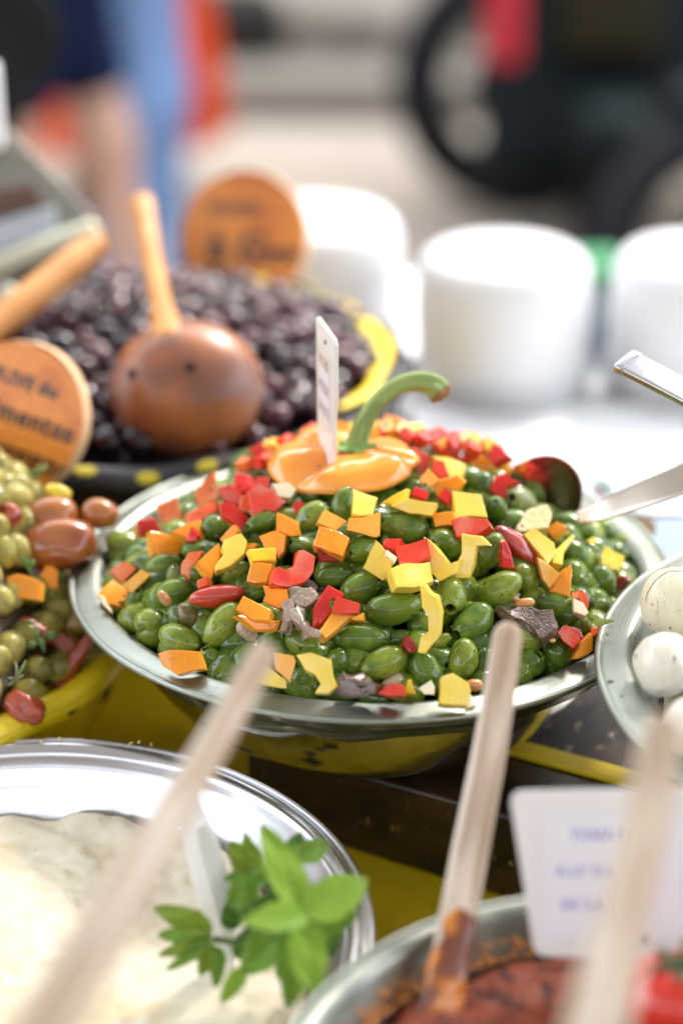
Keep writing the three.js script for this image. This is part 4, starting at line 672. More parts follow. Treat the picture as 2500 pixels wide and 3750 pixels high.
// ---------------------------------------------------------------- hummus and mint
{ const humTint = tex(512, 512, (u, v) => { const n = fbm(u, v, 6, 6, 5, 61), q = fbm(u, v, 14, 14, 4, 64), s = noise3(u * 90, v * 90, 4, 90, 90); return clamp01(mix(mix(mix(hex(0xd8cdb4), hex(0xcdbd98), smooth(0.4, 0.7, n)), hex(0xddd3be), smooth(0.45, 0.7, q)), hex(0xb99a60), 0.3 * smooth(0.92, 0.97, s))); }); humTint.repeat.set(6, 6);
  const c = V3(HUM.x, HUM.y - 0.035, HUM.z), f = (x, z, k, w) => { const v = V3(x, 0, z), th = Math.atan2(z + 0.05, x + 0.03), r = Math.hypot(x + 0.03, z + 0.05); return 0.010 + 0.004 * smooth(0.5, 1, k) * (0.5 + 0.5 * Math.sin(5 * w)) + 0.0011 * Math.sin(r * 260 + th * 2 + 2 * n3(v, 20)) * (0.4 + 0.6 * noise3(x * 30 + 9, 3, z * 30)) + 0.003 * n3(v, 22) + 0.0022 * n3(v, 75) * smooth(0.6, 1, k) + 0.0009 * n3(v, 160) - 0.014 * smooth(0.93, 1, k); };
  const g = field(c, 0.1335, 110, 300, f, (w) => 0.955 + 0.035 * noise3(Math.cos(w) * 7 + 20, Math.sin(w) * 7 + 20, 2) + 0.02 * noise3(Math.cos(w) * 22 + 40, Math.sin(w) * 22 + 20, 5));
  solo('hummus', g, std({ map: humTint, roughness: 0.5, bumpMap: grainBump, bumpScale: 0.0006 }), 'pale cream hummus with swirled surface filling the shiny left dish', 'dip');
  // splashes on the metal
  const parts = []; const add = (x, y, a, b, h = HUM.y - 0.001) => { const p = onY(x, y, h), s = new THREE.SphereGeometry(1, 12, 8).scale(px(a, 0.9), 0.0009, px(b, 0.9)).rotateY(rr(0, 3)); const q = s.attributes.position, v = V3(); for (let i = 0; i < q.count; i++) { v.fromBufferAttribute(q, i); const k = 1 + 0.35 * n3(v, 300, x); q.setXYZ(i, v.x * k, v.y, v.z * k); } s.computeVertexNormals(); parts.push(s.translate(p.x, p.y, p.z)); };
  for (const [x, y, a, b, h] of [[155, 2716, 8, 8, 0], [218, 2706, 6, 6, 0], [480, 2722, 16, 3, 0], [510, 2718, 6, 4, 0], [78, 2765, 17, 9, -0.006], [476, 2800, 12, 24, -0.012], [460, 2880, 20, 14, -0.028], [430, 2850, 26, 20, -0.026], [448, 2958, 5, 6, -0.035], [230, 2970, 18, 20, -0.038], [320, 2965, 34, 16, -0.04], [200, 2866, 4, 4, -0.02], [333, 2858, 6, 6, -0.02], [555, 2726, 5, 4, 0], [540, 2985, 22, 14, -0.036], [1010, 3130, 12, 18, -0.03], [8, 2800, 12, 20, -0.012]]) add(x, y, a, b, HUM.y + h + 0.001);
  stuff('hummus_splash', mergeGeometries(parts), std({ color: hexLin(0xe8d49c), roughness: 0.5 }), 'small cream hummus splashes stuck on the shiny dish rim', 'splash'); }
{ const leafTint = tex(256, 256, (u, v) => { const s = Math.abs(u - 0.5) * 2, vein = Math.abs(((v * 7 + s * 1.6) % 1) - 0.5) * 2, n = fbm(u, v, 12, 12, 3, 81); let c = mix(hex(0x7aa432), hex(0x93b84c), n); c = mix(c, hex(0xa6c564), 0.5 * smooth(0.86, 1, vein) + 0.6 * smooth(0.08, 0.0, s)); return clamp01(c); });
  const leafBump = tex(256, 256, (u, v) => { const s = Math.abs(u - 0.5) * 2, vein = Math.abs(((v * 7 + s * 1.6) % 1) - 0.5) * 2, k = 0.75 - 0.35 * smooth(0.55, 1, vein) - 0.4 * smooth(0.15, 0, s) + 0.2 * fbm(u, v, 20, 20, 2, 5); return [k, k, k]; }, false);
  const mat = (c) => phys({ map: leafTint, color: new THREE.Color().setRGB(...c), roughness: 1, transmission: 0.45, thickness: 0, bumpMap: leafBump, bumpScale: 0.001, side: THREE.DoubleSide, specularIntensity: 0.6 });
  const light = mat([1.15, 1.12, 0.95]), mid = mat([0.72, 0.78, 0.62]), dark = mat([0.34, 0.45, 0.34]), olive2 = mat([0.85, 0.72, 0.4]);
  const K = 1400 / 1568, W = (x, y, z) => at(x * K, 2600 + y * K, z), t = thing('mint_sprig', 'fresh green mint sprig standing in the hummus', 'herb', W(1230, 850, 0.83));
  function leaf(b, tp, wpx, m, nx, ny, curl = 0.12, fold = 0.25) {
    const B = W(...b), T = W(...tp), Y = T.clone().sub(B), L = Y.length(); Y.normalize(); const N0 = BACK.clone().multiplyScalar(0.8).addScaledVector(RIGHT, nx).addScaledVector(UP, ny).normalize(), X = new THREE.Vector3().crossVectors(Y, N0).normalize(), Z = new THREE.Vector3().crossVectors(X, Y), w = px(wpx * K * 0.95, b[2]) / 2, pos = [], uv = [], idx = [], n = 34, k = 10;
    for (let i = 0; i <= n; i++) for (let j = 0; j <= k; j++) { const s = i / n, u = j / k * 2 - 1, hw = w * Math.pow(s, 0.55) * Math.pow(1 - s, 0.9) / 0.386 * (1 + 0.17 * Math.abs(u) ** 4 * (((s * 15) % 1) - 0.5)) + 0.0003, p = V3().copy(B).addScaledVector(Y, s * L).addScaledVector(X, u * hw).addScaledVector(Z, fold * Math.abs(u) * hw - curl * L * (s * s) * 1.2 + curl * L * 1.2 * s + 0.00025 * Math.sin(s * 60 + Math.abs(u) * 5) + 0.0007 * Math.sin(s * 9 + u * 3 + b[0])); pos.push(p.x, p.y, p.z); uv.push(j / k, s); }
    for (let i = 0; i < n; i++) for (let j = 0; j < k; j++) { const p = i * (k + 1) + j, q = p + k + 1; idx.push(p, p + 1, q, q, p + 1, q + 1); }
    const g = new THREE.BufferGeometry(); g.setAttribute('position', new THREE.Float32BufferAttribute(pos, 3)); g.setAttribute('uv', new THREE.Float32BufferAttribute(uv, 2)); g.setIndex(idx); g.computeVertexNormals();
    part('leaf', g, m, t);
  }
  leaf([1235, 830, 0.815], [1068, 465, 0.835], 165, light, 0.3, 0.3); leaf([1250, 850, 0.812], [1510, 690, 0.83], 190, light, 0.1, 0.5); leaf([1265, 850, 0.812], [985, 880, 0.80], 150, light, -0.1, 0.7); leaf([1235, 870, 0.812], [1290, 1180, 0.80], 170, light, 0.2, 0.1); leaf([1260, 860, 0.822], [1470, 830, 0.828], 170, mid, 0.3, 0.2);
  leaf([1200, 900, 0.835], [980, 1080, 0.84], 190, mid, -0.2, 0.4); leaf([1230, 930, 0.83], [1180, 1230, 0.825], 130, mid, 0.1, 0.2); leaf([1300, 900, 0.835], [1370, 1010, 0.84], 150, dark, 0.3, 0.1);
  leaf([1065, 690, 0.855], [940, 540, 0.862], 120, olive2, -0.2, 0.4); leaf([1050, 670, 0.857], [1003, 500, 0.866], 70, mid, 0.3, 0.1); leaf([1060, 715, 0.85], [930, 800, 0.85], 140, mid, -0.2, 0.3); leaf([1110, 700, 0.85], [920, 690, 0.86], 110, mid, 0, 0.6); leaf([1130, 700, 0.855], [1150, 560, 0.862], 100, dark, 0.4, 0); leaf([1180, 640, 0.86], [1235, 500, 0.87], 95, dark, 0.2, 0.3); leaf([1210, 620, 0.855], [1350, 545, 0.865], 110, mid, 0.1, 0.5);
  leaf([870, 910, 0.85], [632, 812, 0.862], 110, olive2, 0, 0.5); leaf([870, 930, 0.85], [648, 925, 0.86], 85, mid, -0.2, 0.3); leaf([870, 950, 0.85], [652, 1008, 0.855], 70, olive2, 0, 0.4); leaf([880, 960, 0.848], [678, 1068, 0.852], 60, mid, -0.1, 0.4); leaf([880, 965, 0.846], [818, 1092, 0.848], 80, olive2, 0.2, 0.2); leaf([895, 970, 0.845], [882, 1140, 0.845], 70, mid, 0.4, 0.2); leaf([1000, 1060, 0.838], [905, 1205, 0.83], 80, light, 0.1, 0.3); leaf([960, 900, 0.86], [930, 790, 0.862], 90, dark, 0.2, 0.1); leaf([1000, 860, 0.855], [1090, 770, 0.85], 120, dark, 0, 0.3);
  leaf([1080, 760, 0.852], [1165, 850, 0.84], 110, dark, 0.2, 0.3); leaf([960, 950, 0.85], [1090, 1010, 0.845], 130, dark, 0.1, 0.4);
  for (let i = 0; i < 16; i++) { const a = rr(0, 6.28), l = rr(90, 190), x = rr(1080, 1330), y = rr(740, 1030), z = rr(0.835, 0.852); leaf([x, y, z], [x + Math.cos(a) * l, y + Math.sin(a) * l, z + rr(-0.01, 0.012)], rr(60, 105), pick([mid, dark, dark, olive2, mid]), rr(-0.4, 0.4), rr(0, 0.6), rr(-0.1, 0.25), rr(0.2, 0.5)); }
  part('stem', sweep([W(1250, 850, 0.818), W(1150, 960, 0.84), W(1020, 960, 0.852), W(880, 940, 0.856)], 0.0016, 0.0016, BACK, { n: 20, k: 10 }), std({ color: hexLin(0x57703a), roughness: 0.6 }), t);
  part('stem', sweep([W(1230, 860, 0.82), W(1120, 760, 0.852), W(1080, 690, 0.857)], 0.0014, 0.0014, BACK, { n: 16, k: 10 }), std({ color: hexLin(0x5c4a50), roughness: 0.6 }), t); }

// ---------------------------------------------------------------- red-brown paste, tomato
{ const pt = tex(512, 512, (u, v) => { const n = fbm(u, v, 10, 10, 5, 91), s = noise3(u * 70, v * 70, 3, 70, 70), q = fbm(u, v, 26, 26, 3, 95); return clamp01(mix(mix(mix(hex(0x6e2e1c), hex(0x8c4024), n), hex(0x441c14), smooth(0.55, 0.75, q)), hex(0xc77a24), 0.6 * smooth(0.84, 0.94, s))); }); pt.repeat.set(7, 7);
  const c = V3(PASTE.x, PASTE.y - 0.016, PASTE.z), f = (x, z, k) => { const v = V3(x, 0, z); return 0.009 * (1 - k * k) + 0.0022 * n3(v, 24) + 0.0013 * n3(v, 70) + 0.0011 * n3(v, 170) + 0.0006 * n3(v, 420) - 0.006 * smooth(0.94, 1, k); };
  solo('pepper_paste', field(c, 0.1235, 90, 240, f, (w) => 0.97 + 0.05 * noise3(Math.cos(w) * 9 + 20, Math.sin(w) * 9 + 20, 6)), phys({ map: pt, roughness: 0.6, clearcoat: 0.12, clearcoatRoughness: 0.3, specularIntensity: 0.5, bumpMap: grainBump, bumpScale: 0.001 }), 'grainy red-brown paste in the dish at the bottom right', 'spread');
  const parts = []; for (let i = 0; i < 900; i++) { const w = rr(2.9, 6.1), k = Math.pow(rnd(), 2), R = 0.1225 + k * 0.005, y = PASTE.y - 0.0165 + k * 0.008, s = rr(0.0004, 0.0012); parts.push(new THREE.SphereGeometry(s, 7, 5).scale(1, 0.6, 1.4).rotateY(rr(0, 6)).translate(PASTE.x + Math.cos(w) * R, y, PASTE.z + Math.sin(w) * R)); }
  stuff('oil_crumbs', mergeGeometries(parts), phys({ color: new THREE.Color().setRGB(0.58, 0.2, 0.012), roughness: 0.25, clearcoat: 0.6 }), 'orange oily crumbs along the edge of the red-brown paste', 'crumbs');
  const o = at(2470, 3650, 0.76), t = thing('cherry_tomato', 'bright red tomato with a green calyx at the lower right corner', 'tomato', o);
  const pts = []; for (let i = 0; i <= 24; i++) { const a = -Math.PI / 2 + i / 24 * Math.PI; pts.push([0.0195 * Math.cos(a), 0.0165 * Math.sin(a) - (i > 20 ? (i - 20) * 0.0006 : 0)]); }
  part('fruit', turned(pts, 40, (p, w) => { const k = 1 + 0.03 * Math.cos(5 * w); p.x *= k; p.z *= k; }).translate(o.x, o.y, o.z), phys({ color: new THREE.Color().setRGB(0.62, 0.025, 0.012), roughness: 0.22, clearcoat: 0.7 }), t);
  for (let i = 0; i < 5; i++) { const w = i * 1.257 + 0.3; part('calyx_leaf', sweep([V3(0, 0.0148, 0), V3(Math.cos(w) * 0.006, 0.0165, Math.sin(w) * 0.006), V3(Math.cos(w) * 0.012, 0.0145, Math.sin(w) * 0.012)].map((p) => p.add(o)), [0.002, 0.0024, 0.0006], 0.0005, V3(0, 1, 0), { n: 10, k: 8 }), std({ color: hexLin(0x34502a), roughness: 0.6 }), t); }
  part('stalk', sweep([V3(0, 0.014, 0), V3(0.001, 0.021, 0.001), V3(0.003, 0.027, 0)].map((p) => p.add(o)), 0.0012, 0.0012, BACK, { n: 8, k: 8 }), std({ color: hexLin(0x6a5a34), roughness: 0.7 }), t); }

// ---------------------------------------------------------------- white balls in the right dish
{ const mt = tex(512, 256, (u, v) => { const n = fbm(u, v, 6, 5, 4, 5), s = noise3(u * 46, v * 26, 7, 46, 26), q = noise3(u * 14, v * 9, 17, 14, 9); return clamp01(mix(mix(mix(hex(0xe6dfcc), hex(0xf2eee2), n), hex(0x4c4434), 0.8 * smooth(0.91, 0.96, s) * smooth(0.5, 0.6, fbm(u, v, 5, 4, 2, 55))), hex(0x2a241e), 0.9 * smooth(0.95, 0.98, q))); });
  const mm = phys({ map: mt, roughness: 0.35, clearcoat: 0.4, clearcoatRoughness: 0.2, bumpMap: oliveBump, bumpScale: 0.0008 });
  const ball = (x, y, z, r, s, label) => { const o = at(x, y, z), pts = []; for (let i = 0; i <= 30; i++) { const a = -Math.PI / 2 + i / 30 * Math.PI; pts.push([Math.cos(a), Math.sin(a) * 0.93]); } const g = turned(pts, 48, (p) => { const k = r * (1 + 0.10 * n3(p, 1.5, s) + 0.03 * n3(p, 4.5, s)); p.multiplyScalar(k); }); const m = solo('white_cheese_ball', g, mm, label, 'cheese ball'); m.position.copy(o); m.rotation.set(s, s * 2, 0.3); return m; };
  ball(2435, 2432, 0.905, px(118, 0.905), 1, 'lower front white ball with dark specks in the right dish');
  ball(2545, 2660, 0.86, px(125, 0.86), 2, 'white ball cut by the frame at the bottom of the right dish');
  ball(2640, 2440, 0.93, px(125, 0.93), 3, 'white ball behind the front one at the right frame edge');
  ball(2600, 2200, 0.985, px(120, 0.985), 6, 'white ball farther back in the right dish');
  const o = at(2470, 2215, 0.95), t = thing('artichoke_heart', 'layered cream artichoke heart at the back of the right dish', 'artichoke', o), pm = phys({ map: mt, color: new THREE.Color().setRGB(0.95, 0.92, 0.78), roughness: 0.4, clearcoat: 0.3, side: THREE.DoubleSide }), R = px(125, 0.95);
  const pts = []; for (let i = 0; i <= 24; i++) { const a = -Math.PI / 2 + i / 24 * Math.PI; pts.push([Math.cos(a), Math.sin(a) * 1.1]); }
  part('core', turned(pts, 40, (p) => p.multiplyScalar(R * 0.93 * (1 + 0.05 * n3(p, 2)))).translate(o.x, o.y, o.z), pm, t);
  for (let i = 0; i < 9; i++) { const g = new THREE.SphereGeometry(R * (0.97 + 0.02 * (i % 3)), 14, 14, -0.7, 1.4, 0.02, 1.95), p = g.attributes.position, v = V3(); for (let k = 0; k < p.count; k++) { v.fromBufferAttribute(p, k); const f = 1 + 0.05 * n3(v, 90, i) + 0.08 * smooth(0.4, 1, v.y / R); p.setXYZ(k, v.x * f, v.y * 1.12, v.z * f); } g.computeVertexNormals(); part('petal', g.rotateY(i * 0.72 + 0.2).rotateZ(0.25).translate(o.x, o.y, o.z), pm, t); }
  stuff('brine_oil', field(V3(MOZ.x, MOZ.y - 0.03, MOZ.z), 0.138, 8, 60, () => 0), phys({ color: new THREE.Color().setRGB(0.10, 0.09, 0.05), roughness: 0.08, clearcoat: 1 }), 'oily brine around the white balls in the right dish', 'brine');
  const hs = []; for (let i = 0; i < 70; i++) { const w = rr(2.2, 4.4), R2 = rr(0.150, 0.168), s = rr(0.0004, 0.0011); hs.push(new THREE.SphereGeometry(s, 6, 4).scale(1.8, 0.5, 1).rotateY(rr(0, 6)).translate(MOZ.x + Math.cos(w) * R2, MOZ.y - 0.0012, MOZ.z + Math.sin(w) * R2)); }
  stuff('herb_crumbs', mergeGeometries(hs), std({ color: hexLin(0x6d7048), roughness: 0.7 }), 'tiny herb crumbs on the rim of the right dish', 'crumbs');
  const h = at(2205, 2285, 0.955), hl = thing('herb_leaf', 'small green herb leaf lying on the rim of the right dish', 'herb leaf', h); part('blade', sweep([at(2165, 2290, 0.957), at(2200, 2278, 0.953), at(2245, 2272, 0.951)], [0.0005, 0.0019, 0.0005], 0.0004, BACK, { n: 14, k: 8 }), std({ color: hexLin(0x8f9c50), roughness: 0.6 }), hl); part('stalk', sweep([at(2170, 2288, 0.956), at(2182, 2300, 0.955)], 0.0008, 0.0008, BACK, { n: 4, k: 8 }), std({ color: hexLin(0xcfc890), roughness: 0.6 }), hl); }

// ---------------------------------------------------------------- spoons at the right
{ const c = toPhoto('C', 520, 640), o = at(c[0], c[1], heapDepth(...c) + 0.014), t = thing('serving_spoon', 'steel serving spoon half buried in the right side of the olive heap', 'spoon', o);
  const pts = prof([[0, -0.009], [0.012, -0.007], [0.02, -0.002], [0.0245, 0.003]], 16), g = turned([...pts, ...pts.slice().reverse().map(([r, y]) => [Math.max(0, r - 0.0002), y + 0.0009])], 48, (p) => { p.x *= 1.12; });
  const Yn = BACK.clone().multiplyScalar(0.72).addScaledVector(V3(0, 1, 0), 0.15).addScaledVector(RIGHT, -0.55).normalize();
  part('spoon_bowl', g.applyMatrix4(new THREE.Matrix4().compose(o, new THREE.Quaternion().setFromUnitVectors(V3(0, 1, 0), Yn), V3(1, 1, 1))), M.spoonSteel, t);
  const P = [['C', 820, 780, 0.004], ['C', 1000, 720, -0.004], ['C', 1200, 640, -0.010], ['C', 1568, 500, -0.02], ['C', 2100, 300, -0.03]].map(([k, x, y, l]) => { const q = toPhoto(k, x, y); return at(q[0], q[1], 1.035 + l); });
  part('handle', sweep(P, [0.0042, 0.0056, 0.0068, 0.0078, 0.0095], 0.0012, BACK.clone().add(V3(0, 0.55, 0)).normalize(), { n: 30, k: 20, sq: 4, cap: 0.2 }), M.spoonSteel, t); }
{ const P = [at(2290, 1325, 1.0), at(2420, 1392, 0.985), at(2620, 1500, 0.96), at(2900, 1680, 0.92), at(3060, 1990, 0.88)], t = thing('steel_utensil', 'flat steel utensil handle rising from the right dish at the frame edge', 'utensil', P[0]);
  part('handle', sweep(P, 0.0075, 0.0022, BACK.clone().multiplyScalar(0.7).add(V3(0, 0.9, 0)).normalize(), { n: 24, k: 24, sq: 7, cap: 0.08 }), M.brightSteel, t);
  part('end_cap', sweep([at(2285, 1322, 1.0), at(2312, 1336, 0.997)], 0.0079, 0.0026, BACK.clone().multiplyScalar(0.7).add(V3(0, 0.9, 0)).normalize(), { n: 4, k: 24, sq: 7, cap: 0.05 }), M.brightSteel, t); }

// ---------------------------------------------------------------- black olive basket
const BAS = V3(-0.149, 1.074, -1.256), BR = 0.193;
{ const t = thing('olive_basket', 'dark lined basket with yellow edge full of black olives', 'basket', BAS);
  const wick = tex(256, 128, (u, v) => { const a = Math.sin(u * 40 * Math.PI * 2), b = Math.sin(v * 10 * Math.PI * 2), k = a * b > 0 ? 0.8 : 0.4, n = fbm(u, v, 30, 12, 3, 3); return clamp01(mix(hex(0x1c1410), hex(0x45301c), k * n * 1.4)); });
  part('wall', turned(prof([[0.12, -0.131], [0.15, -0.128], [0.172, -0.07], [BR, -0.006], [BR - 0.006, -0.004], [0.16, -0.06], [0.12, -0.1]], 30), 90).translate(BAS.x, BAS.y, BAS.z), std({ map: wick, roughness: 0.8, bumpMap: wick, bumpScale: 0.003, side: THREE.DoubleSide }), t);
  const lining = (u, v) => { const x = u * 34, i = Math.floor(x), j = ((i % 34) + 34) % 34, dx = (x - i - 0.5) / 0.19, dy = (v - 0.79 - 0.12 * hash(j, 2, 3)) / 0.075, on = hash(j, 7, 1) < 0.26, n = fbm(u, v, 40, 8, 3, 5); return clamp01(mix(mix(hex(0x121318), hex(0x23242c), n), hex(0xb8a818), on ? smooth(1.15, 0.85, Math.hypot(dx, dy)) : 0)); };
  const ring = new THREE.TorusGeometry(BR - 0.004, 0.0085, 18, 200).rotateX(Math.PI / 2), p = ring.attributes.position, v = V3();
  for (let i = 0; i < p.count; i++) { v.fromBufferAttribute(p, i); const w = Math.atan2(v.z, v.x); p.setXYZ(i, v.x * (1 + 0.012 * n3(v, 30)), v.y + 0.004 * Math.sin(9 * w) * Math.sin(4 * w + 1) + 0.003 * n3(v, 40, 3), v.z * (1 + 0.012 * n3(v, 30))); } ring.computeVertexNormals();
  part('lining_rim', ring.translate(BAS.x, BAS.y, BAS.z), std({ map: tex(2048, 64, lining), roughness: 0.55 }), t);
  const P = []; for (let i = 0; i <= 22; i++) { const w = -1.18 + i / 22 * 1.75; P.push(V3(BAS.x + Math.cos(w) * (BR - 0.0165 + 0.0016 * Math.sin(i * 1.1)), BAS.y + 0.008 + 0.0015 * Math.sin(i * 0.9), BAS.z + Math.sin(w) * (BR - 0.0165 + 0.0016 * Math.sin(i * 1.1)))); }
  part('yellow_lining', sweep(P, [0.003, 0.006, 0.008, 0.0085, 0.009, 0.0088, 0.008, 0.0075, 0.006, 0.003], [0.002, 0.0034, 0.0038, 0.004, 0.0042, 0.004, 0.0038, 0.0036, 0.003, 0.002], V3(0, 1, 0), { n: 90, k: 16, cap: 0.5 }), M.plainYellow, t, 'folded yellow oilcloth edge inside the basket'); }
const basY = (x, z) => { const r = Math.hypot(x - BAS.x, z - BAS.z) / 0.18; return BAS.y + 0.003 + 0.032 * (1 - r * r); };
solo('olive_brine', field(V3(BAS.x, 0, BAS.z), 0.18, 12, 60, (x, z) => basY(BAS.x + x, BAS.z + z) - 0.008), phys({ color: new THREE.Color().setRGB(0.012, 0.008, 0.01), roughness: 0.2, clearcoat: 0.7 }), 'near black brine between the black olives in the basket', 'brine').userData.kind = 'stuff';
{ let n = 0;
  for (let j = -10; j <= 10; j++) for (let i = -11; i <= 11; i++) {
    const x = BAS.x + (i + (j & 1) * 0.5) * 0.0196 + rr(-0.003, 0.003), z = BAS.z + j * 0.0172 + rr(-0.003, 0.003), r = Math.hypot(x - BAS.x, z - BAS.z);
    if (r > 0.174 || x < -0.255) continue;
    if (n >= 300) continue;
    const w = rr(0.0152, 0.0182), o = clonedMesh('black_olive', pick(SHAPES.p), pick(M.black));
    pose(o, V3(x, basY(x, z) + rr(-0.002, 0.004), z), V3(rr(-1, 1), rr(-0.6, 0.6), rr(-1, 1)).normalize(), w * rr(1.2, 1.45), w, rr(0, 6)); n++;
    const X = screenX(o.position), Y = screenY(o.position), where = X < 400 ? 'left of the wooden ladle' : X > 960 ? 'between the ladle and the yellow lining at right' : Y < 1200 ? 'behind the ladle bowl beside its handle' : 'in front of the ladle near the basket rim';
    tag(o, `glossy purple black olive ${where}`, 'olive', `black olives ${where}`);
  } }
{ // ladle, convex side up
  const o = at(682, 1400, 1.195), t = thing('wooden_ladle', 'round reddish brown wooden ladle lying upside down on the black olives', 'ladle', o), rx = px(283, 1.195), ry = px(250, 1.195), pts = [];
  for (let i = 0; i <= 40; i++) { const a = -0.35 + i / 40 * (Math.PI / 2 + 0.35); pts.push([Math.cos(a), Math.sin(a)]); }
  const n = BACK.clone().multiplyScalar(0.93).addScaledVector(V3(0, 1, 0), 0.25).normalize(), e1 = new THREE.Vector3().crossVectors(V3(0, 1, 0), n).normalize(), e2 = new THREE.Vector3().crossVectors(n, e1), m = new THREE.Matrix4().makeBasis(e1, n, e2.clone().negate()).setPosition(o.clone().addScaledVector(n, -0.012));
  const g = turned(pts, 64, (p) => { const k = 1 + 0.02 * n3(p, 1.5); p.set(p.x * rx * k, p.y * rx * 0.72 * k, p.z * ry * 1.02 * k); }); const uv = g.attributes.uv, P = g.attributes.position; for (let i = 0; i < uv.count; i++) uv.setXY(i, P.getX(i) * 9 + 0.5, P.getZ(i) * 9 + 0.5);
  part('bowl', g.applyMatrix4(m), M.ladle, t);
  for (const [x, y] of [[481, 1369], [697, 1345], [603, 1200]]) { const d = ray(x, y); let s = 1.1; const inv = m.clone().invert(); for (; s < 1.35; s += 0.0005) { const q = EYE.clone().addScaledVector(d, s).applyMatrix4(inv); if ((q.x / rx) ** 2 + (q.y / (rx * 0.72)) ** 2 + (q.z / (ry * 1.02)) ** 2 < 1.002) break; } const q = EYE.clone().addScaledVector(d, s), nn = q.clone().sub(m.clone().multiply(new THREE.Matrix4().makeTranslation(0, 0, 0)).elements ? new THREE.Vector3().setFromMatrixPosition(m) : o).normalize(); part('drain_hole', new THREE.CylinderGeometry(0.0034, 0.003, 0.0014, 20).applyMatrix4(new THREE.Matrix4().compose(q, new THREE.Quaternion().setFromUnitVectors(V3(0, 1, 0), nn), V3(1, 1, 1))), M.burnt, t); }
  part('handle', sweep([at(615, 1230, 1.195), at(590, 1110, 1.235), at(562, 960, 1.30), at(538, 830, 1.335), at(522, 745, 1.355)], [0.0105, 0.0068, 0.0066, 0.0074, 0.0082], [0.007, 0.0058, 0.0058, 0.0066, 0.0075], BACK, { n: 30, k: 22, cap: 0.8 }), M.handleWood, t); }
solo('wooden_utensil', sweep([at(-260, 1395, 1.24), at(-40, 1212, 1.275), at(150, 1060, 1.30), at(270, 962, 1.318), at(345, 900, 1.33)], [0.0098, 0.0104, 0.0108, 0.0108, 0.0096], [0.0098, 0.0104, 0.0108, 0.0108, 0.0096], BACK, { n: 30, k: 24, cap: 0.9 }), M.handleWood, 'thick light brown wooden utensil handle reaching in from the left', 'utensil');
function woodDisc(name, o, r, th, n, roll, texture, label) {
  const t = thing(name, label, 'wooden sign', o), e1 = new THREE.Vector3().crossVectors(V3(0, 1, 0), n).normalize(), e2 = new THREE.Vector3().crossVectors(n, e1);
  const X = e1.clone().multiplyScalar(Math.cos(roll)).addScaledVector(e2, Math.sin(roll)), Y = new THREE.Vector3().crossVectors(n, X), m = new THREE.Matrix4().makeBasis(X, Y, n).setPosition(o);
  const wob = (w) => 1 + 0.02 * Math.sin(2 * w + r * 90) + 0.012 * Math.sin(3 * w);
  const pts = [[0, -th], [r * 0.97, -th], [r, -th * 0.85], [r, -th * 0.15], [r * 0.985, 0], [0, 0]];
  const rim = turned(pts.slice(1, 5), 80, (p, w) => { const k = wob(w); p.x *= k; p.z *= k; }).rotateX(Math.PI / 2);
  part('bark_edge', rim.applyMatrix4(m), M.edgeWood, t, 'pale raw wood edge');
  const face = new THREE.CircleGeometry(1, 80), P = face.attributes.position; for (let i = 1; i < P.count; i++) { const x = P.getX(i), y = P.getY(i), k = r * 0.985 * wob(Math.atan2(y, x)); P.setXY(i, x * k, y * k); }
  part('engraved_face', face.translate(0, 0, 0.0002).applyMatrix4(m), phys({ map: texture, roughness: 0.4, clearcoat: 0.3, clearcoatRoughness: 0.25 }), t);
  const back = face.clone().rotateY(Math.PI); back.translate(0, 0, -th - 0.0004); part('back_face', new THREE.CircleGeometry(r * 0.97, 60).rotateY(Math.PI).translate(0, 0, -th - 0.0002).applyMatrix4(m), M.warmWood, t);
}
const burntFace = (draw, z) => canvasTex(512, 512, (c, w, h) => { for (let y = 0; y < h; y += 2) for (let x = 0; x < w; x += 4) { const n = fbm(x / w, y / h, 3, 5, 4, z), g = 0.5 + 0.5 * Math.sin((y / h * 11 + n * 4) * 6.28), f = fbm(x / w, y / h, 20, 90, 2, z + 3), k = mix(mix(hex(0xdc7c22), hex(0xe8963c), 0.6 * g + 0.3 * f), hex(0xc0641a), 0.6 * smooth(0.5, 0.72, n)); c.fillStyle = `rgb(${k.map((q) => Math.round(q * 255)).join(',')})`; c.fillRect(x, y, 4, 2); } c.fillStyle = '#2c150c'; c.textAlign = 'center'; draw(c, w, h); });
woodDisc('wooden_sign', at(890, 872, 1.50), px(247, 1.5), 0.012, BACK.clone().multiplyScalar(0.85).add(V3(-0.28, 0.1, 0.3)).normalize(), 0.04, burntFace((c) => { c.font = 'bold 62px sans-serif'; c.lineWidth = 4; c.strokeStyle = '#2c150c'; c.fillText('OLIVES', 215, 165); c.strokeText('OLIVES', 215, 165); c.lineWidth = 9; for (const [f, t, x, y] of [['bold 140px serif', 'à', 150, 345], ['bold italic 150px serif', 'G', 280, 345], ['bold italic 74px serif', 'recque', 400, 335]]) { c.font = f; c.fillText(t, x, y, 160); c.strokeText(t, x, y, 160); } }, 4), 'round orange wooden sign with burnt lettering behind the black olives');
woodDisc('wooden_sign', at(52, 1530, 1.15), px(280, 1.15), 0.012, BACK.clone().multiplyScalar(0.85).add(V3(-0.3, 0.1, 0.25)).normalize(), -0.22, burntFace((c) => { c.strokeStyle = '#2c150c'; c.lineWidth = 5; for (const [f, t, x, y] of [['bold 62px sans-serif', 'OLIVE du', 250, 150], ['bold 82px sans-serif', 'pimentos', 300, 275], ['bold italic 90px serif', "C'Provence", 300, 400]]) { c.font = f; c.fillText(t, x, y); c.strokeText(t, x, y); } }, 14), 'round orange wooden sign with burnt lettering at the left frame edge');

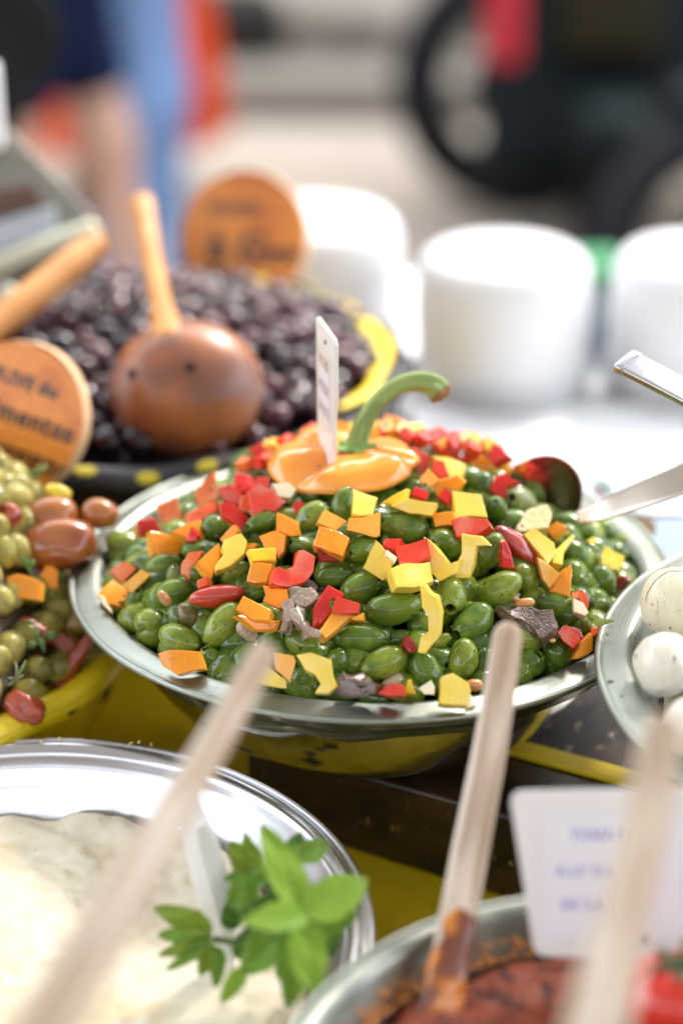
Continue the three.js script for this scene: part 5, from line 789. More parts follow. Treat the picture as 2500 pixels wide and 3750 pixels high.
// ---------------------------------------------------------------- left basket: pale olives, tomatoes, herbs
const LB = V3(-0.257, 1.022, -0.98), LR = 0.135;
{ const t = thing('cloth_basket', 'basket wrapped in yellow printed oilcloth full of pale olives', 'basket', LB);
  const band = clothPrint(0xf4d81c, 0x181c18, 9, 0.12); band.repeat.set(6, 0.5);
  const mm = phys({ map: band, roughness: 0.36, clearcoat: 0.35, clearcoatRoughness: 0.25, bumpMap: grainBump, bumpScale: 0.0006, side: THREE.DoubleSide });
  const ring = new THREE.TorusGeometry(LR + 0.001, 0.0092, 20, 220).rotateX(Math.PI / 2), p = ring.attributes.position, v = V3();
  for (let i = 0; i < p.count; i++) { v.fromBufferAttribute(p, i); const w = Math.atan2(v.z, v.x), k = 1 + 0.006 * Math.sin(15 * w) + 0.008 * n3(v, 28); p.setXYZ(i, v.x * k, v.y + 0.003 * n3(v, 30, 5), v.z * k); } ring.computeVertexNormals();
  part('rolled_edge', ring.translate(LB.x, LB.y, LB.z), mm, t);
  part('cloth_skirt', turned(prof([[0.098, -0.074], [0.116, -0.05], [0.130, -0.02], [0.139, -0.003], [0.137, 0.003]], 30), 200, (p, w, s) => { const k = 1 + (1 - s) * 0.05 * Math.sin(17 * w + 2 * Math.sin(5 * w)) + 0.01 * Math.sin(31 * w) * (1 - s); p.x *= k; p.z *= k; }).translate(LB.x, LB.y, LB.z), mm, t); }
const lbY = (x, z) => { const r = Math.min(1.02, Math.hypot(x - LB.x, z - LB.z) / 0.128); return LB.y - 0.004 + 0.128 * (1 - r * r * 0.92); };
function lbDepth(x, y) { const d = ray(x, y); let best = 1e9, a = 1; for (let s = 0.75; s < 1.25; s += 0.001) { const f = EYE.y + d.y * s - lbY(EYE.x + d.x * s, EYE.z + d.z * s); if (f <= 0) return s; if (f < best) { best = f; a = s; } } return a; }
stuff('pale_olive_marinade', field(V3(LB.x, 0, LB.z), 0.124, 16, 60, (x, z) => lbY(LB.x + x, LB.z + z) - 0.009), phys({ color: new THREE.Color().setRGB(0.05, 0.035, 0.012), roughness: 0.25, clearcoat: 0.6 }), 'dark oily marinade between the pale olives', 'marinade');
for (let j = -12; j <= 12; j++) for (let i = -10; i <= 10; i++) {
  const x = LB.x + (i + (j & 1) * 0.5) * 0.0134 + rr(-0.002, 0.002), z = LB.z + j * 0.0106 + rr(-0.002, 0.002), r = Math.hypot(x - LB.x, z - LB.z);
  if (r > 0.129 || x < -0.262) continue;
  { const q = V3(x, lbY(x, z), z).sub(EYE), d = -q.dot(BACK), X = 1250 + FOCAL * q.x / d, Y = 1875 - FOCAL * q.dot(UP) / d; if ([[185, 1890, 70], [215, 1995, 85], [370, 1880, 60], [85, 2150, 30], [170, 2110, 30]].some(([a, b, c]) => Math.hypot(X - a, Y - b) < c)) continue; }
  const w = rr(0.0145, 0.0172), o = clonedMesh('pale_olive', pick([...SHAPES.p, ...SHAPES.p, ...SHAPES.c]), pick(M.pale));
  pose(o, V3(x, lbY(x, z) + rr(-0.001, 0.003), z), V3(rr(-1, 1), rr(-0.7, 0.7), rr(-1, 1)).normalize(), w * rr(1.15, 1.35), w, rr(0, 6));
  const where = screenY(o.position) < 1900 ? 'heaped at the back below the left wooden sign' : screenY(o.position) < 2200 ? 'in the middle left of the brown tomatoes and orange pieces' : 'in front near the yellow cloth edge';
  tag(o, `pale speckled olive ${where}`, 'olive', `pale olives ${where}`);
}
const K2 = 600 / 1129, L2 = (x, y) => [x * K2, 1500 + y * K2];
function leftPod(name, x, y, len, wid, ang, lift, cols, label, cat, pw, ripple, mat = M.glossy) { const pts = []; for (let i = 0; i <= 26; i++) { const t = (1 - Math.cos(i / 26 * Math.PI)) / 2; pts.push([0.5 * Math.pow(Math.sin(Math.acos(2 * t - 1)), pw), t - 0.5]); } const s = x * 0.37, g = vcol(turned(pts, 28, (p, w) => { const k = 1 + ripple * n3(p, 4, s) + ripple * 0.6 * Math.sin(4 * w + 5 * p.y); p.x *= k; p.z *= k; }), (v) => mix(cols[0], cols[1], 0.5 + 0.5 * n3(v, 4, s))); const [X, Y] = L2(x, y), z = Math.min(lbDepth(X, Y), 1.085) - lift / 1000, a = THREE.MathUtils.degToRad(ang), o = new THREE.Mesh(g, mat); o.name = numbered(name); scene.add(o); shade(o); pose(o, at(X, Y, z), RIGHT.clone().multiplyScalar(Math.cos(a)).addScaledVector(UP, Math.sin(a)), px(len * K2, z), px(wid * K2, z), 0.4); return tag(o, label, cat); }
const tomA = [[0.30, 0.075, 0.012], [0.40, 0.14, 0.018]], tomB = [[0.25, 0.045, 0.012], [0.38, 0.13, 0.02]], dry = [[0.26, 0.03, 0.012], [0.4, 0.06, 0.02]];
leftPod('brown_tomato', 350, 735, 380, 270, 12, 8, tomA, 'rear orange brown tomato beside the left wooden sign', 'tomato', 0.8, 0.03);
leftPod('brown_tomato', 420, 930, 500, 370, 8, 22, tomB, 'large front orange brown tomato touching the olive dish rim', 'tomato', 0.72, 0.07);
leftPod('brown_tomato', 690, 720, 260, 220, -10, 4, tomA, 'orange brown tomato half hidden behind the dish rim', 'tomato', 0.8, 0.03);
leftPod('dried_tomato', 60, 740, 200, 170, 40, 8, dry, 'dried red tomato left of the brown tomatoes', 'tomato', 0.7, 0.16);
leftPod('dried_tomato', 510, 1740, 470, 105, 58, 12, dry, 'long shrivelled red chilli along the yellow basket edge', 'chilli', 0.7, 0.12);
leftPod('dried_tomato', 170, 2060, 300, 190, -25, 14, dry, 'crumpled dried tomato at the lower left by the yellow edge', 'tomato', 0.6, 0.22);
leftPod('dried_tomato', 430, 1600, 240, 100, -20, 6, dry, 'dried tomato strip in the middle of the pale olives', 'tomato', 0.7, 0.2);
leftPod('dried_tomato', 250, 1510, 260, 90, -30, 6, dry, 'dark dried tomato shred left of the strip in the pale olives', 'tomato', 0.7, 0.2);
leftPod('dried_tomato', 500, 1470, 240, 200, 20, 4, [[0.40, 0.22, 0.03], [0.46, 0.3, 0.06]], 'tan olive or onion lump near the dish rim', 'onion', 0.8, 0.08);
leftPod('yellow_olive', 400, 570, 190, 110, -15, 0, [[0.72, 0.55, 0.02], [0.78, 0.62, 0.05]], 'bright yellow pepper piece below the left wooden sign', 'pepper piece', 0.8, 0.08);
{ const p3 = (label, code, ...xy) => { pi++; const pts = []; for (let i = 0; i < xy.length; i += 2) pts.push(L2(xy[i], xy[i + 1])); const cx = pts.reduce((s, p) => s + p[0], 0) / pts.length, cy = pts.reduce((s, p) => s + p[1], 0) / pts.length, z = lbDepth(cx, cy) - 0.014, o = at(cx, cy, z), n = BACK.clone().add(V3(rr(-0.3, 0.3), 0.3, 0)).normalize(), e1 = new THREE.Vector3().crossVectors(V3(0, 1, 0), n).normalize(), e2 = new THREE.Vector3().crossVectors(n, e1); const fl = pts.map(([x, y]) => { const d = ray(x, y), s = o.clone().sub(EYE).dot(n) / d.dot(n), p = EYE.clone().addScaledVector(d, s).sub(o); return new THREE.Vector2(p.dot(e1), p.dot(e2)); }); if (THREE.ShapeUtils.area(fl) < 0) fl.reverse(); const m = new THREE.Mesh(slab(fl, 0.006, COL[code], true, 9), M.flesh); m.name = numbered('orange_pepper_piece'); m.applyMatrix4(new THREE.Matrix4().makeBasis(e1, e2, n).setPosition(o)); scene.add(shade(m)); tag(m, label, 'pepper piece'); };
  p3('orange pepper chunk lying among the pale olives', 'o', 55, 1150, 120, 1130, 275, 1190, 270, 1310, 150, 1300, 60, 1240);
  p3('upright orange yellow pepper piece among the pale olives', 'o', 250, 1180, 335, 1060, 400, 1110, 400, 1230, 300, 1235); }
{ const sprig = (label, list, col) => { const [bx, by] = L2(list[0][0], list[0][1]), t = thing('herb_sprig', label, 'herb', at(bx, by, lbDepth(bx, by) - 0.014)), m = phys({ color: hexLin(col), roughness: 1, transmission: 0.25, thickness: 0, side: THREE.DoubleSide }); for (const [x0, y0, x1, y1, w] of list) { const a = L2(x0, y0), b = L2(x1, y1), z = lbDepth(...a) - 0.016; part('leaf', sweep([at(...a, z), at((a[0] + b[0]) / 2 + 4, (a[1] + b[1]) / 2 - 4, z - 0.003), at(...b, z - 0.001)], [0.0006, px(w * K2, z) / 2, 0.0004], 0.0005, BACK, { n: 12, k: 8 }), m, t); } };
  sprig('green herb sprig between the pale olives at the middle left', [[240, 1500, 270, 1620, 26], [250, 1560, 310, 1670, 46], [230, 1600, 200, 1640, 60], [240, 1480, 150, 1460, 24], [300, 1560, 400, 1570, 70]], 0x5f8044);
  sprig('small grey green rosemary tuft at the lower left', [[110, 1860, 180, 1730, 20], [110, 1860, 110, 1740, 20], [110, 1870, 60, 1850, 18], [110, 1870, 160, 1830, 18], [100, 1880, 60, 1900, 22]], 0x93a074);
  sprig('dark basil leaf draped over the brown tomatoes', [[580, 690, 500, 620, 110], [560, 660, 600, 610, 60], [540, 720, 250, 830, 22], [560, 690, 540, 760, 90]], 0x36482c);
  sprig('pale green herb leaves on the pale olives under the sign', [[200, 480, 330, 380, 60], [250, 500, 180, 420, 50], [330, 470, 400, 380, 90], [120, 470, 40, 440, 60], [290, 500, 230, 540, 60]], 0x7d9a5a);
  sprig('green herb strip beside the upper orange pepper', [[220, 1140, 130, 990, 40], [200, 1100, 230, 1030, 50], [430, 1190, 400, 1110, 60]], 0x5c8038); }

// ---------------------------------------------------------------- scale at the left
{ const o = at(60, 760, 1.42), t = thing('weighing_scale', 'grey metal weighing scale with pale display at the left edge', 'scale', o), n = BACK.clone().add(V3(0.15, 0.1, 0)).normalize(), e1 = new THREE.Vector3().crossVectors(V3(0, 1, 0), n).normalize(), e2 = new THREE.Vector3().crossVectors(n, e1), m = new THREE.Matrix4().makeBasis(e1, e2, n).setPosition(o);
  const plate = (pts, th, z) => { const f = pts.map(([x, y]) => { const d = ray(x, y), s = o.clone().sub(EYE).dot(n) / d.dot(n), p = EYE.clone().addScaledVector(d, s).sub(o); return new THREE.Vector2(p.dot(e1), p.dot(e2)); }); if (THREE.ShapeUtils.area(f) < 0) f.reverse(); return new THREE.ExtrudeGeometry(new THREE.Shape(f), { depth: th, bevelEnabled: true, bevelThickness: 0.002, bevelSize: 0.002, bevelSegments: 3 }).translate(0, 0, z).applyMatrix4(m); };
  part('housing', plate([[-500, 470], [30, 478], [335, 790], [345, 860], [-500, 1120]], 0.08, -0.085), M.greyMetal, t);
  part('display', plate([[-500, 965], [195, 765], [200, 850], [-500, 1075]], 0.003, -0.002), phys({ color: new THREE.Color().setRGB(0.4, 0.44, 0.5), roughness: 0.25, clearcoat: 0.5 }), t);
  part('dark_band', plate([[-500, 800], [120, 680], [150, 740], [-500, 920]], 0.002, -0.0015), std({ color: hexLin(0x5a4236), roughness: 0.5 }), t);
  part('front_lip', sweep([at(-500, 1150, 1.38), at(0, 985, 1.39), at(240, 890, 1.40), at(345, 850, 1.405)], 0.010, 0.010, BACK, { n: 20, k: 16 }), std({ color: hexLin(0xb9b8a4), metalness: 0.4, roughness: 0.35 }), t);
  part('lower_lip', sweep([at(-500, 1260, 1.36), at(-100, 1150, 1.37), at(50, 1090, 1.375)], 0.011, 0.008, BACK, { n: 16, k: 14 }), std({ color: hexLin(0xa9aa9c), metalness: 0.4, roughness: 0.4 }), t);
  part('base', box(-0.62, -0.24, 0.95, 1.10, -1.46, -1.34, 0.01), M.greyMetal, t);
  const o2 = at(-78, 400, 1.4), pk = thing('paper_packet', 'white and green packet standing on the scale at the left edge', 'packet', o2);
  part('wrapper', box(o2.x - 0.05, o2.x + 0.014, o2.y - 0.03, o2.y + 0.03, o2.z - 0.02, o2.z + 0.004, 0.003), M.white, pk); part('green_label', box(o2.x - 0.04, o2.x + 0.009, o2.y - 0.006, o2.y + 0.022, o2.z + 0.0045, o2.z + 0.0055, 0.0004), std({ color: hexLin(0x74a884), roughness: 0.5 }), pk); }

// ---------------------------------------------------------------- white table with tubs, clear cup
{ const t = thing('white_table', 'white covered table behind the olive dish', 'table', V3(0.45, 0, -1.85)); part('tabletop', box(-0.34, 1.3, 0.9, 0.945, -1.86, -1.49, 0.006), M.white, t);
  for (const [x, z] of [[-0.3, -1.82], [1.26, -1.82], [-0.3, -1.54], [1.26, -1.54]]) part('leg', box(x - 0.02, x + 0.02, 0.002, 0.9, z - 0.02, z + 0.02), M.whitePlastic, t);
  const g = new THREE.PlaneGeometry(0.9, 0.46, 40, 20).rotateX(-Math.PI / 2).translate(0.505, 0.956, -1.255), p = g.attributes.position, v = V3(); for (let i = 0; i < p.count; i++) { v.fromBufferAttribute(p, i); p.setY(i, v.y + 0.002 * n3(v, 14)); } g.computeVertexNormals();
  solo('white_cloth', g, M.white, 'white cloth laid over the stall table behind the olive heap', 'cloth');
  const tubPts = prof([[0.058, 0], [0.064, 0.01], [0.068, 0.05], [0.07, 0.1], [0.067, 0.136], [0.055, 0.151], [0.02, 0.1545], [0, 0.1545]], 40), body = turned(tubPts.map(([r, y]) => [r, y * 0.82]), 64), rimG = new THREE.TorusGeometry(0.07, 0.003, 10, 64).rotateX(Math.PI / 2).translate(0, 0.004, 0);
  const tub = (x, y, z, sc, label) => { const o = at(x, y, z), t2 = thing('white_tub', label, 'plastic tub', V3(0, 0, 0)); part('body', body.clone().scale(sc, 1, sc).translate(o.x, 0.9455, o.z), M.whitePlastic, t2); part('rim', rimG.clone().scale(sc, 1, sc).translate(o.x, 0.9455, o.z), M.whitePlastic, t2); for (const h of [0.012, 0.021, 0.030]) part('stacked_rim', new THREE.TorusGeometry(0.0695, 0.0022, 8, 64).rotateX(Math.PI / 2).scale(sc, 1, sc).translate(o.x, 0.9455 + h, o.z), M.whitePlastic, t2); };
  tub(1845, 1000, 1.60, 1.02, 'upturned white plastic tub in the middle behind the heap'); tub(2565, 1000, 1.60, 1.02, 'upturned white plastic tub at the right frame edge'); tub(1150, 900, 1.70, 1.08, 'upturned white plastic tub behind the round wooden sign');
  const b = at(2195, 950, 1.70), bt = thing('blue_tub', 'pale blue tub with green lid between the white tubs', 'plastic tub', b); part('body', box(b.x - 0.018, b.x + 0.018, 0.9455, 1.018, b.z - 0.04, b.z + 0.04, 0.01), phys({ color: new THREE.Color().setRGB(0.24, 0.28, 0.33), roughness: 0.4 }), bt); part('lid', box(b.x - 0.021, b.x + 0.021, 1.0185, 1.030, b.z - 0.045, b.z + 0.045, 0.005), phys({ color: new THREE.Color().setRGB(0.01, 0.16, 0.06), roughness: 0.4 }), bt);
  const c = at(2400, 1800, 1.16), cp = prof([[0.030, 0], [0.033, 0.004], [0.036, 0.06], [0.04, 0.115], [0.0425, 0.118]], 24), ct = thing('clear_cup', 'clear ribbed plastic cup standing behind the spoon at right', 'plastic cup', V3(c.x, 0.958, c.z));
  part('wall', turned([...cp, ...cp.slice().reverse().map(([r, y]) => [r - 0.0008, y + 0.0004])], 120, (p, w, s) => { const k = 1 + 0.035 * Math.max(0, Math.cos(20 * w)); if (p.y < 0.1) { p.x *= k; p.z *= k; } }).translate(c.x, 0.958, c.z), phys({ color: new THREE.Color().setRGB(0.86, 0.91, 0.97), roughness: 0.14, transmission: 0.92, thickness: 0, ior: 1.5, side: THREE.DoubleSide }), ct);
  part('rim', new THREE.TorusGeometry(0.0425, 0.0016, 8, 60).rotateX(Math.PI / 2).translate(c.x, 1.076, c.z), M.whitePlastic, ct); }

// ---------------------------------------------------------------- motorcycle in the background
function motorcycle(label, left, scale) {       // stands side-on, its left wheel at that place
  const wb = 1.3, t = thing('motorcycle', label, 'motorcycle', V3(left.x, 0, left.z)), m = new THREE.Matrix4().makeScale(scale, scale, scale).setPosition(left.x, 0, left.z), L = (g) => g.applyMatrix4(m);
  const tyre = phys({ color: hexLin(0x17181c), roughness: 0.8, specularIntensity: 0.4 }), dark = phys({ color: hexLin(0x0a0b0c), roughness: 0.5, specularIntensity: 0.3 }), teal = phys({ color: hexLin(0x0c1417), roughness: 0.5, specularIntensity: 0.3 }), chrome = std({ color: hexLin(0x3a3c42), metalness: 1, roughness: 0.4 }), brown = std({ color: hexLin(0x181306), roughness: 0.6 });
  for (const [nm, x] of [['front_wheel', 0], ['rear_wheel', wb]]) {  // tyre, rim, spokes, hub, brake disc
     const w = part(nm, L(new THREE.TorusGeometry(0.25, 0.055, 16, 48).translate(x, 0.305, 0)), tyre, t); part('rim', L(new THREE.TorusGeometry(0.2, 0.014, 10, 48).translate(x, 0.305, 0)), chrome, w); for (let i = 0; i < 10; i++) part('spoke', L(new THREE.CylinderGeometry(0.006, 0.006, 0.19, 6).translate(0, 0.1, 0).rotateZ(i * 0.628).translate(x, 0.305, 0)), chrome, w); part('hub', L(new THREE.CylinderGeometry(0.05, 0.05, 0.12, 20).rotateX(Math.PI / 2).translate(x, 0.305, 0)), dark, w); part('brake_disc', L(new THREE.CylinderGeometry(0.13, 0.13, 0.012, 36).rotateX(Math.PI / 2).translate(x, 0.305, 0.05)), dark, w); }
  part('mudguard', L(new THREE.TorusGeometry(0.34, 0.03, 8, 30, 1.9).scale(1, 1, 2.2).rotateZ(0.1).translate(0, 0.305, 0)), dark, t); part('mudguard', L(new THREE.TorusGeometry(0.34, 0.03, 8, 30, 1.9).scale(1, 1, 2.2).rotateZ(0.9).translate(wb, 0.305, 0)), dark, t);
  part('engine', L(new RoundedBoxGeometry(0.62, 0.4, 0.3, 4, 0.08).translate(0.64, 0.38, 0)), teal, t);
  for (let i = 0; i < 5; i++) part('cooling_fin', L(new RoundedBoxGeometry(0.26, 0.012, 0.32, 2, 0.005).translate(0.58, 0.46 + i * 0.03, 0)), chrome, t);
  part('fairing', L(new RoundedBoxGeometry(0.62, 0.36, 0.24, 4, 0.1).rotateZ(0.5).translate(0.42, 0.72, 0)), brown, t);
  part('tank', L(new THREE.SphereGeometry(1, 24, 16).scale(0.3, 0.15, 0.15).translate(0.58, 0.84, 0)), teal, t); part('seat', L(new RoundedBoxGeometry(0.66, 0.11, 0.26, 4, 0.045).rotateZ(0.06).translate(1.05, 0.8, 0)), dark, t);
  part('side_panel', L(new RoundedBoxGeometry(0.5, 0.3, 0.26, 4, 0.08).translate(0.98, 0.58, 0)), brown, t); part('swing_arm', L(new RoundedBoxGeometry(0.6, 0.06, 0.2, 3, 0.02).translate(1.05, 0.3, 0)), dark, t);
  part('exhaust', L(new THREE.CylinderGeometry(0.045, 0.055, 0.75, 20).rotateZ(Math.PI / 2 + 0.12).translate(1.05, 0.3, 0.17)), chrome, t);
  for (const s of [-0.08, 0.08]) part('fork', L(new THREE.CylinderGeometry(0.024, 0.024, 0.8, 12).rotateZ(-0.42).translate(0.15, 0.64, s)), dark, t);
  part('handlebar', L(new THREE.CylinderGeometry(0.014, 0.014, 0.7, 10).rotateX(Math.PI / 2).translate(0.33, 1.04, 0)), dark, t); part('headlamp', L(new THREE.SphereGeometry(0.085, 20, 14).translate(0.2, 0.94, 0)), chrome, t);
  part('tail_lamp', L(new RoundedBoxGeometry(0.07, 0.1, 0.18, 3, 0.02).translate(1.4, 0.78, 0)), phys({ color: hexLin(0xb01025), roughness: 0.25, clearcoat: 0.6 }), t);
}
motorcycle('dark motorcycle nearest the tables with its wheel cut by the right frame edge', V3(0.815, 0, -4.0), 1.0);
motorcycle('dark motorcycle farther back with its wheel curving at the top middle', V3(0.49, 0, -5.3), 1.16);
{ const t = thing('scooter', 'dark scooter seen from the front between the motorcycles', 'scooter', V3(0.62, 0, -4.72)), Q = (g) => g.translate(0.62, 0, -4.72), body2 = phys({ color: hexLin(0x0b1416), roughness: 0.6, specularIntensity: 0.25 }), blk = phys({ color: hexLin(0x0c0c0e), roughness: 0.7, specularIntensity: 0.25 }), brn = phys({ color: hexLin(0x1c1606), roughness: 0.7, specularIntensity: 0.25 });
  part('wheel', Q(new THREE.TorusGeometry(0.17, 0.06, 14, 36).rotateY(Math.PI / 2).translate(0, 0.23, 0.12)), blk, t); part('mudguard', Q(new RoundedBoxGeometry(0.2, 0.16, 0.44, 4, 0.07).translate(0, 0.42, 0.12)), body2, t);
  part('leg_shield', Q(new RoundedBoxGeometry(0.58, 0.66, 0.12, 5, 0.055).rotateX(-0.2).translate(0, 0.62, 0)), body2, t); part('front_panel', Q(new RoundedBoxGeometry(0.24, 0.34, 0.1, 4, 0.045).rotateX(-0.2).translate(0, 0.72, 0.07)), brn, t); part('floorboard', Q(new RoundedBoxGeometry(0.46, 0.08, 0.5, 3, 0.03).translate(0, 0.28, -0.28)), blk, t);
  part('headlamp', Q(new THREE.SphereGeometry(0.085, 20, 14).translate(0, 1.0, 0.03)), std({ color: hexLin(0x55585e), metalness: 1, roughness: 0.35 }), t); part('handlebar', Q(new THREE.CylinderGeometry(0.018, 0.018, 0.66, 12).rotateZ(Math.PI / 2).translate(0, 1.06, -0.05)), blk, t); part('seat', Q(new RoundedBoxGeometry(0.3, 0.14, 0.7, 4, 0.06).translate(0, 0.76, -0.72)), blk, t); part('rear_body', Q(new RoundedBoxGeometry(0.36, 0.5, 0.7, 4, 0.12).translate(0, 0.45, -0.72)), body2, t); }
{
  const bag = at(1845, 60, 4.45); solo('red_bag', rock(0.085, 0.26, 0.1, 4).translate(bag.x, bag.y + 0.02, bag.z), std({ color: hexLin(0x9c0a20), roughness: 0.7 }), 'red bag hanging on the motorcycle at the top', 'bag'); }

// ---------------------------------------------------------------- people (mostly out of the frame)
function body(bones, res, half, centre, k = 0.03) {
  const mc = new MarchingCubes(res, new THREE.MeshBasicMaterial(), false, false, 60000); mc.isolation = 0; const f = mc.field, h = res / 2, ab = V3(), ap = V3(), p = V3();
  const pre = bones.map(([a, b, ra, rb]) => ({ a, ra, rb, ab: b.clone().sub(a), l2: b.distanceToSquared(a) || 1e-9 }));
  for (let z = 0; z < res; z++) for (let y = 0; y < res; y++) for (let x = 0; x < res; x++) { p.set((x - h) / h * half, (y - h) / h * half, (z - h) / h * half).add(centre); let e = 0; for (const q of pre) { ap.subVectors(p, q.a); const t = Math.min(1, Math.max(0, ap.dot(q.ab) / q.l2)), d = Math.sqrt(Math.max(0, ap.lengthSq() - 2 * t * ap.dot(q.ab) + t * t * q.l2)) - lerp(q.ra, q.rb, t); e += Math.exp(-Math.min(d / k, 60) > 50 ? 50 : -d / k); } f[x + y * res + z * res * res] = e > 0 ? k * Math.log(e) : -1; }
  mc.update(); const n = mc.count, g = new THREE.BufferGeometry(); g.setAttribute('position', new THREE.Float32BufferAttribute(mc.positionArray.slice(0, n * 3), 3)); g.setAttribute('normal', new THREE.Float32BufferAttribute(mc.normalArray.slice(0, n * 3), 3)); g.scale(half, half, half).translate(centre.x, centre.y, centre.z); return g;
}
function person(label, P, turn, o) {
  const t = thing('person', label, 'person', V3(P.x, 0, P.z)), S = o.h ?? 1.7, v = (x, y, z) => V3(x, y, z).multiplyScalar(S / 1.7).applyAxisAngle(V3(0, 1, 0), turn).add(V3(P.x, 0, P.z)), st = o.stride ?? 0.06, c = v(0, 0.86, 0), hf = 0.95 * S / 1.7;
  const hip = 0.92, legs = [-1, 1].flatMap((s) => [[v(s * 0.09, hip, 0), v(s * 0.09, 0.5, s * st * 0.5 + 0.02), 0.082, 0.058], [v(s * 0.09, 0.5, s * st * 0.5 + 0.02), v(s * 0.09, 0.09, s * st), 0.056, 0.036], [v(s * 0.09, 0.045, s * st - 0.04), v(s * 0.1, 0.035, s * st + 0.15), 0.038, 0.03]]);
  const hand = o.hands ?? [[-0.27, 0.80, 0.06], [0.27, 0.80, 0.06]], elbow = o.elbows ?? [[-0.27, 1.1, -0.03], [0.27, 1.1, -0.03]];
  const arms = [0, 1].flatMap((i) => { const s = i ? 1 : -1, e = v(...elbow[i]), w = v(...hand[i]), dn = w.clone().sub(e).normalize(); return [[v(s * 0.18, 1.4, 0), e, 0.05, 0.04], [e, w, 0.039, 0.027], [w, w.clone().addScaledVector(dn, 0.08), 0.03, 0.026], ...[-1.5, -0.5, 0.5, 1.5].map((f) => { const b = w.clone().addScaledVector(dn, 0.08).add(v(0, 0, f * 0.017).sub(v(0, 0, 0))); return [b, b.clone().addScaledVector(dn, 0.07 - 0.006 * Math.abs(f)), 0.0105, 0.009]; }), [w.clone().addScaledVector(dn, 0.03), w.clone().addScaledVector(dn, 0.07).add(v(0, 0, 0.05).sub(v(0, 0, 0))), 0.013, 0.01]]; });
  const torso = [[v(0, 0.95, 0), v(0, 1.15, 0.01), 0.13, 0.12], [v(0, 1.15, 0.01), v(0, 1.36, 0), 0.125, 0.12], [v(-0.14, 1.39, 0), v(0.14, 1.39, 0), 0.07, 0.07]], head = [[v(0, 1.42, 0), v(0, 1.52, 0.02), 0.052, 0.05], [v(0, 1.6, 0.015), v(0, 1.63, 0), 0.078, 0.09], [v(0, 1.54, 0.04), v(0, 1.53, 0.055), 0.05, 0.04], [v(0, 1.6, 0.1), v(0, 1.575, 0.115), 0.012, 0.016], [v(-0.086, 1.59, 0), v(-0.088, 1.57, -0.005), 0.018, 0.014], [v(0.086, 1.59, 0), v(0.088, 1.57, -0.005), 0.018, 0.014]];
  part('body', body([...legs, ...torso, ...arms, ...head], 92, hf, c, 0.014), std({ color: new THREE.Color().setRGB(0.36, 0.21, 0.15), roughness: 0.6 }), t);
  const grow = (b, r) => b.map(([a, e, ra, rb]) => [a, e, ra + r, rb + r]);
  part('top', body(grow([...torso, ...[0, 1].flatMap((i) => [arms[i * 8], ...(o.long ? [[arms[i * 8 + 1][0], arms[i * 8 + 1][1].clone().lerp(arms[i * 8 + 1][0], 0.1), 0.04, 0.034]] : [])])], 0.014), 64, hf, c, 0.02), phys({ specularIntensity: 0.15, color: hexLin(o.top).multiplyScalar(0.5), roughness: 0.95 }), t);
  if (o.trousers !== undefined) { const cut = o.cut ?? 0.1, lower = (s) => { const A = legs[s * 3], B = legs[s * 3 + 1]; return cut < 0.45 ? [[A[0], A[1], A[2] + 0.004, A[3] + 0.012], [B[0], B[0].clone().lerp(B[1], (0.5 - cut) / 0.41), 0.068, 0.062]] : [[A[0], A[0].clone().lerp(A[1], (hip - cut) / 0.42), A[2], 0.072]]; }; part(cut < 0.45 ? 'trousers' : 'shorts', body(grow([...lower(0), ...lower(1), [v(0, 0.95, 0), v(0, 1.0, 0), 0.13, 0.12]], 0.014), 72, hf, c, 0.02), phys({ specularIntensity: 0.15, color: hexLin(o.trousers).multiplyScalar(0.5), roughness: 0.95, bumpMap: grainBump, bumpScale: 0.001 }), t); }
  if (o.skirt !== undefined) part('skirt', turned([[0.30, 0.2], [0.285, 0.4], [0.24, 0.7], [0.17, 0.95], [0.135, 1.05]], 90, (p, w, s) => { const k = 1 + 0.07 * (1 - s) * Math.sin(11 * w); p.x *= k; p.z *= k * 0.8; }).rotateY(turn).translate(P.x, 0, P.z), phys({ specularIntensity: 0.15, color: hexLin(o.skirt).multiplyScalar(0.5), roughness: 0.95, side: THREE.DoubleSide }), t);
  part('hair', body([[v(0, 1.64, -0.012), v(0, 1.6, -0.04), 0.1, 0.085], [v(0, 1.6, -0.05), v(0, 1.5, -0.06), 0.07, 0.05]], 64, hf, c, 0.015), std({ color: hexLin(o.hair).multiplyScalar(0.5), roughness: 0.7 }), t);
  for (const s of [0, 1]) part('shoe', body([[legs[s * 3 + 2][0], legs[s * 3 + 2][1], 0.046, 0.038]], 72, hf, c, 0.01), std({ color: hexLin(o.shoes).multiplyScalar(0.5), roughness: 0.6 }), t);
  for (const s of [-1, 1]) part('eye', new THREE.SphereGeometry(0.011, 10, 8).translate(...v(s * 0.033, 1.615, 0.083).toArray()), std({ color: hexLin(0x20160f), roughness: 0.2 }), t);
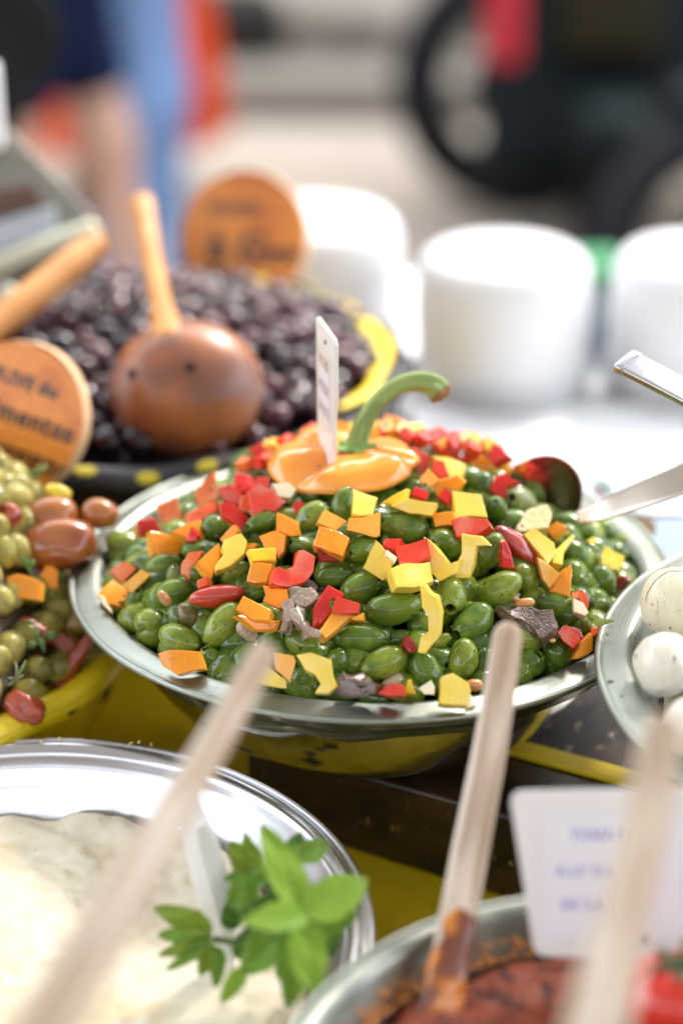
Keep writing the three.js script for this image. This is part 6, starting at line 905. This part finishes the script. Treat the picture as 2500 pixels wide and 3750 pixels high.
  part('mouth', sweep([v(-0.022, 1.535, 0.088), v(0, 1.533, 0.096), v(0.022, 1.535, 0.088)], 0.005, 0.004, V3(0, 1, 0), { n: 6, k: 8 }), std({ color: hexLin(0x8d4a42), roughness: 0.5 }), t);
  return t;
}
person('person in light blue jeans standing behind the black olives at the upper left', V3(-0.475, 0, -4.45), 1.45, { elbows: [[-0.24, 1.12, 0.05], [0.24, 1.12, 0.05]], hands: [[-0.12, 1.12, 0.28], [0.12, 1.12, 0.28]], trousers: 0x86a6d6, top: 0xd8d8d8, hair: 0x3a2a1c, shoes: 0x4a4e60, cut: 0.1, stride: 0.012 });
person('person in knee length navy shorts with bare calves at the upper left', V3(-0.60, 0, -4.02), 1.4, { elbows: [[-0.26, 1.12, 0.02], [0.26, 1.12, 0.02]], hands: [[-0.2, 1.05, 0.26], [0.2, 1.05, 0.26]], trousers: 0x1c2748, cut: 0.66, top: 0x1f2a4a, hair: 0x2a1c12, shoes: 0x8a8378, stride: 0.15 });
person('person in a long orange red skirt behind the blue jeans', V3(-0.62, 0, -5.35), 0.2, { skirt: 0xf0582a, top: 0xe0562c, hair: 0x4a3420, shoes: 0x5a4a3c, stride: 0.02 });
person('person in black with forearm reaching in at the top left corner', V3(-0.63, 0, -1.72), 1.1, { trousers: 0x060607, top: 0x060607, hair: 0x1c1410, shoes: 0x101010, cut: 0.1, stride: 0.03, long: true, elbows: [[-0.3, 1.12, 0.02], [0.33, 1.16, 0.16]], hands: [[-0.2, 1.0, 0.2], [0.02, 1.06, 0.3]] });
{ const b = at(345, 150, 4.3), t = thing('shopping_bag', 'pale green bag hanging beside the blue jeans', 'bag', b); part('pouch', rock(0.13, 0.22, 0.07, 3).translate(b.x, b.y + 0.06, b.z), std({ color: hexLin(0xb7c8bc), roughness: 0.7 }), t); part('handle', new THREE.TorusGeometry(0.05, 0.006, 8, 24, Math.PI).translate(b.x, b.y + 0.16, b.z), std({ color: hexLin(0x9db3a4), roughness: 0.7 }), t); }

renderer.render(scene, camera);
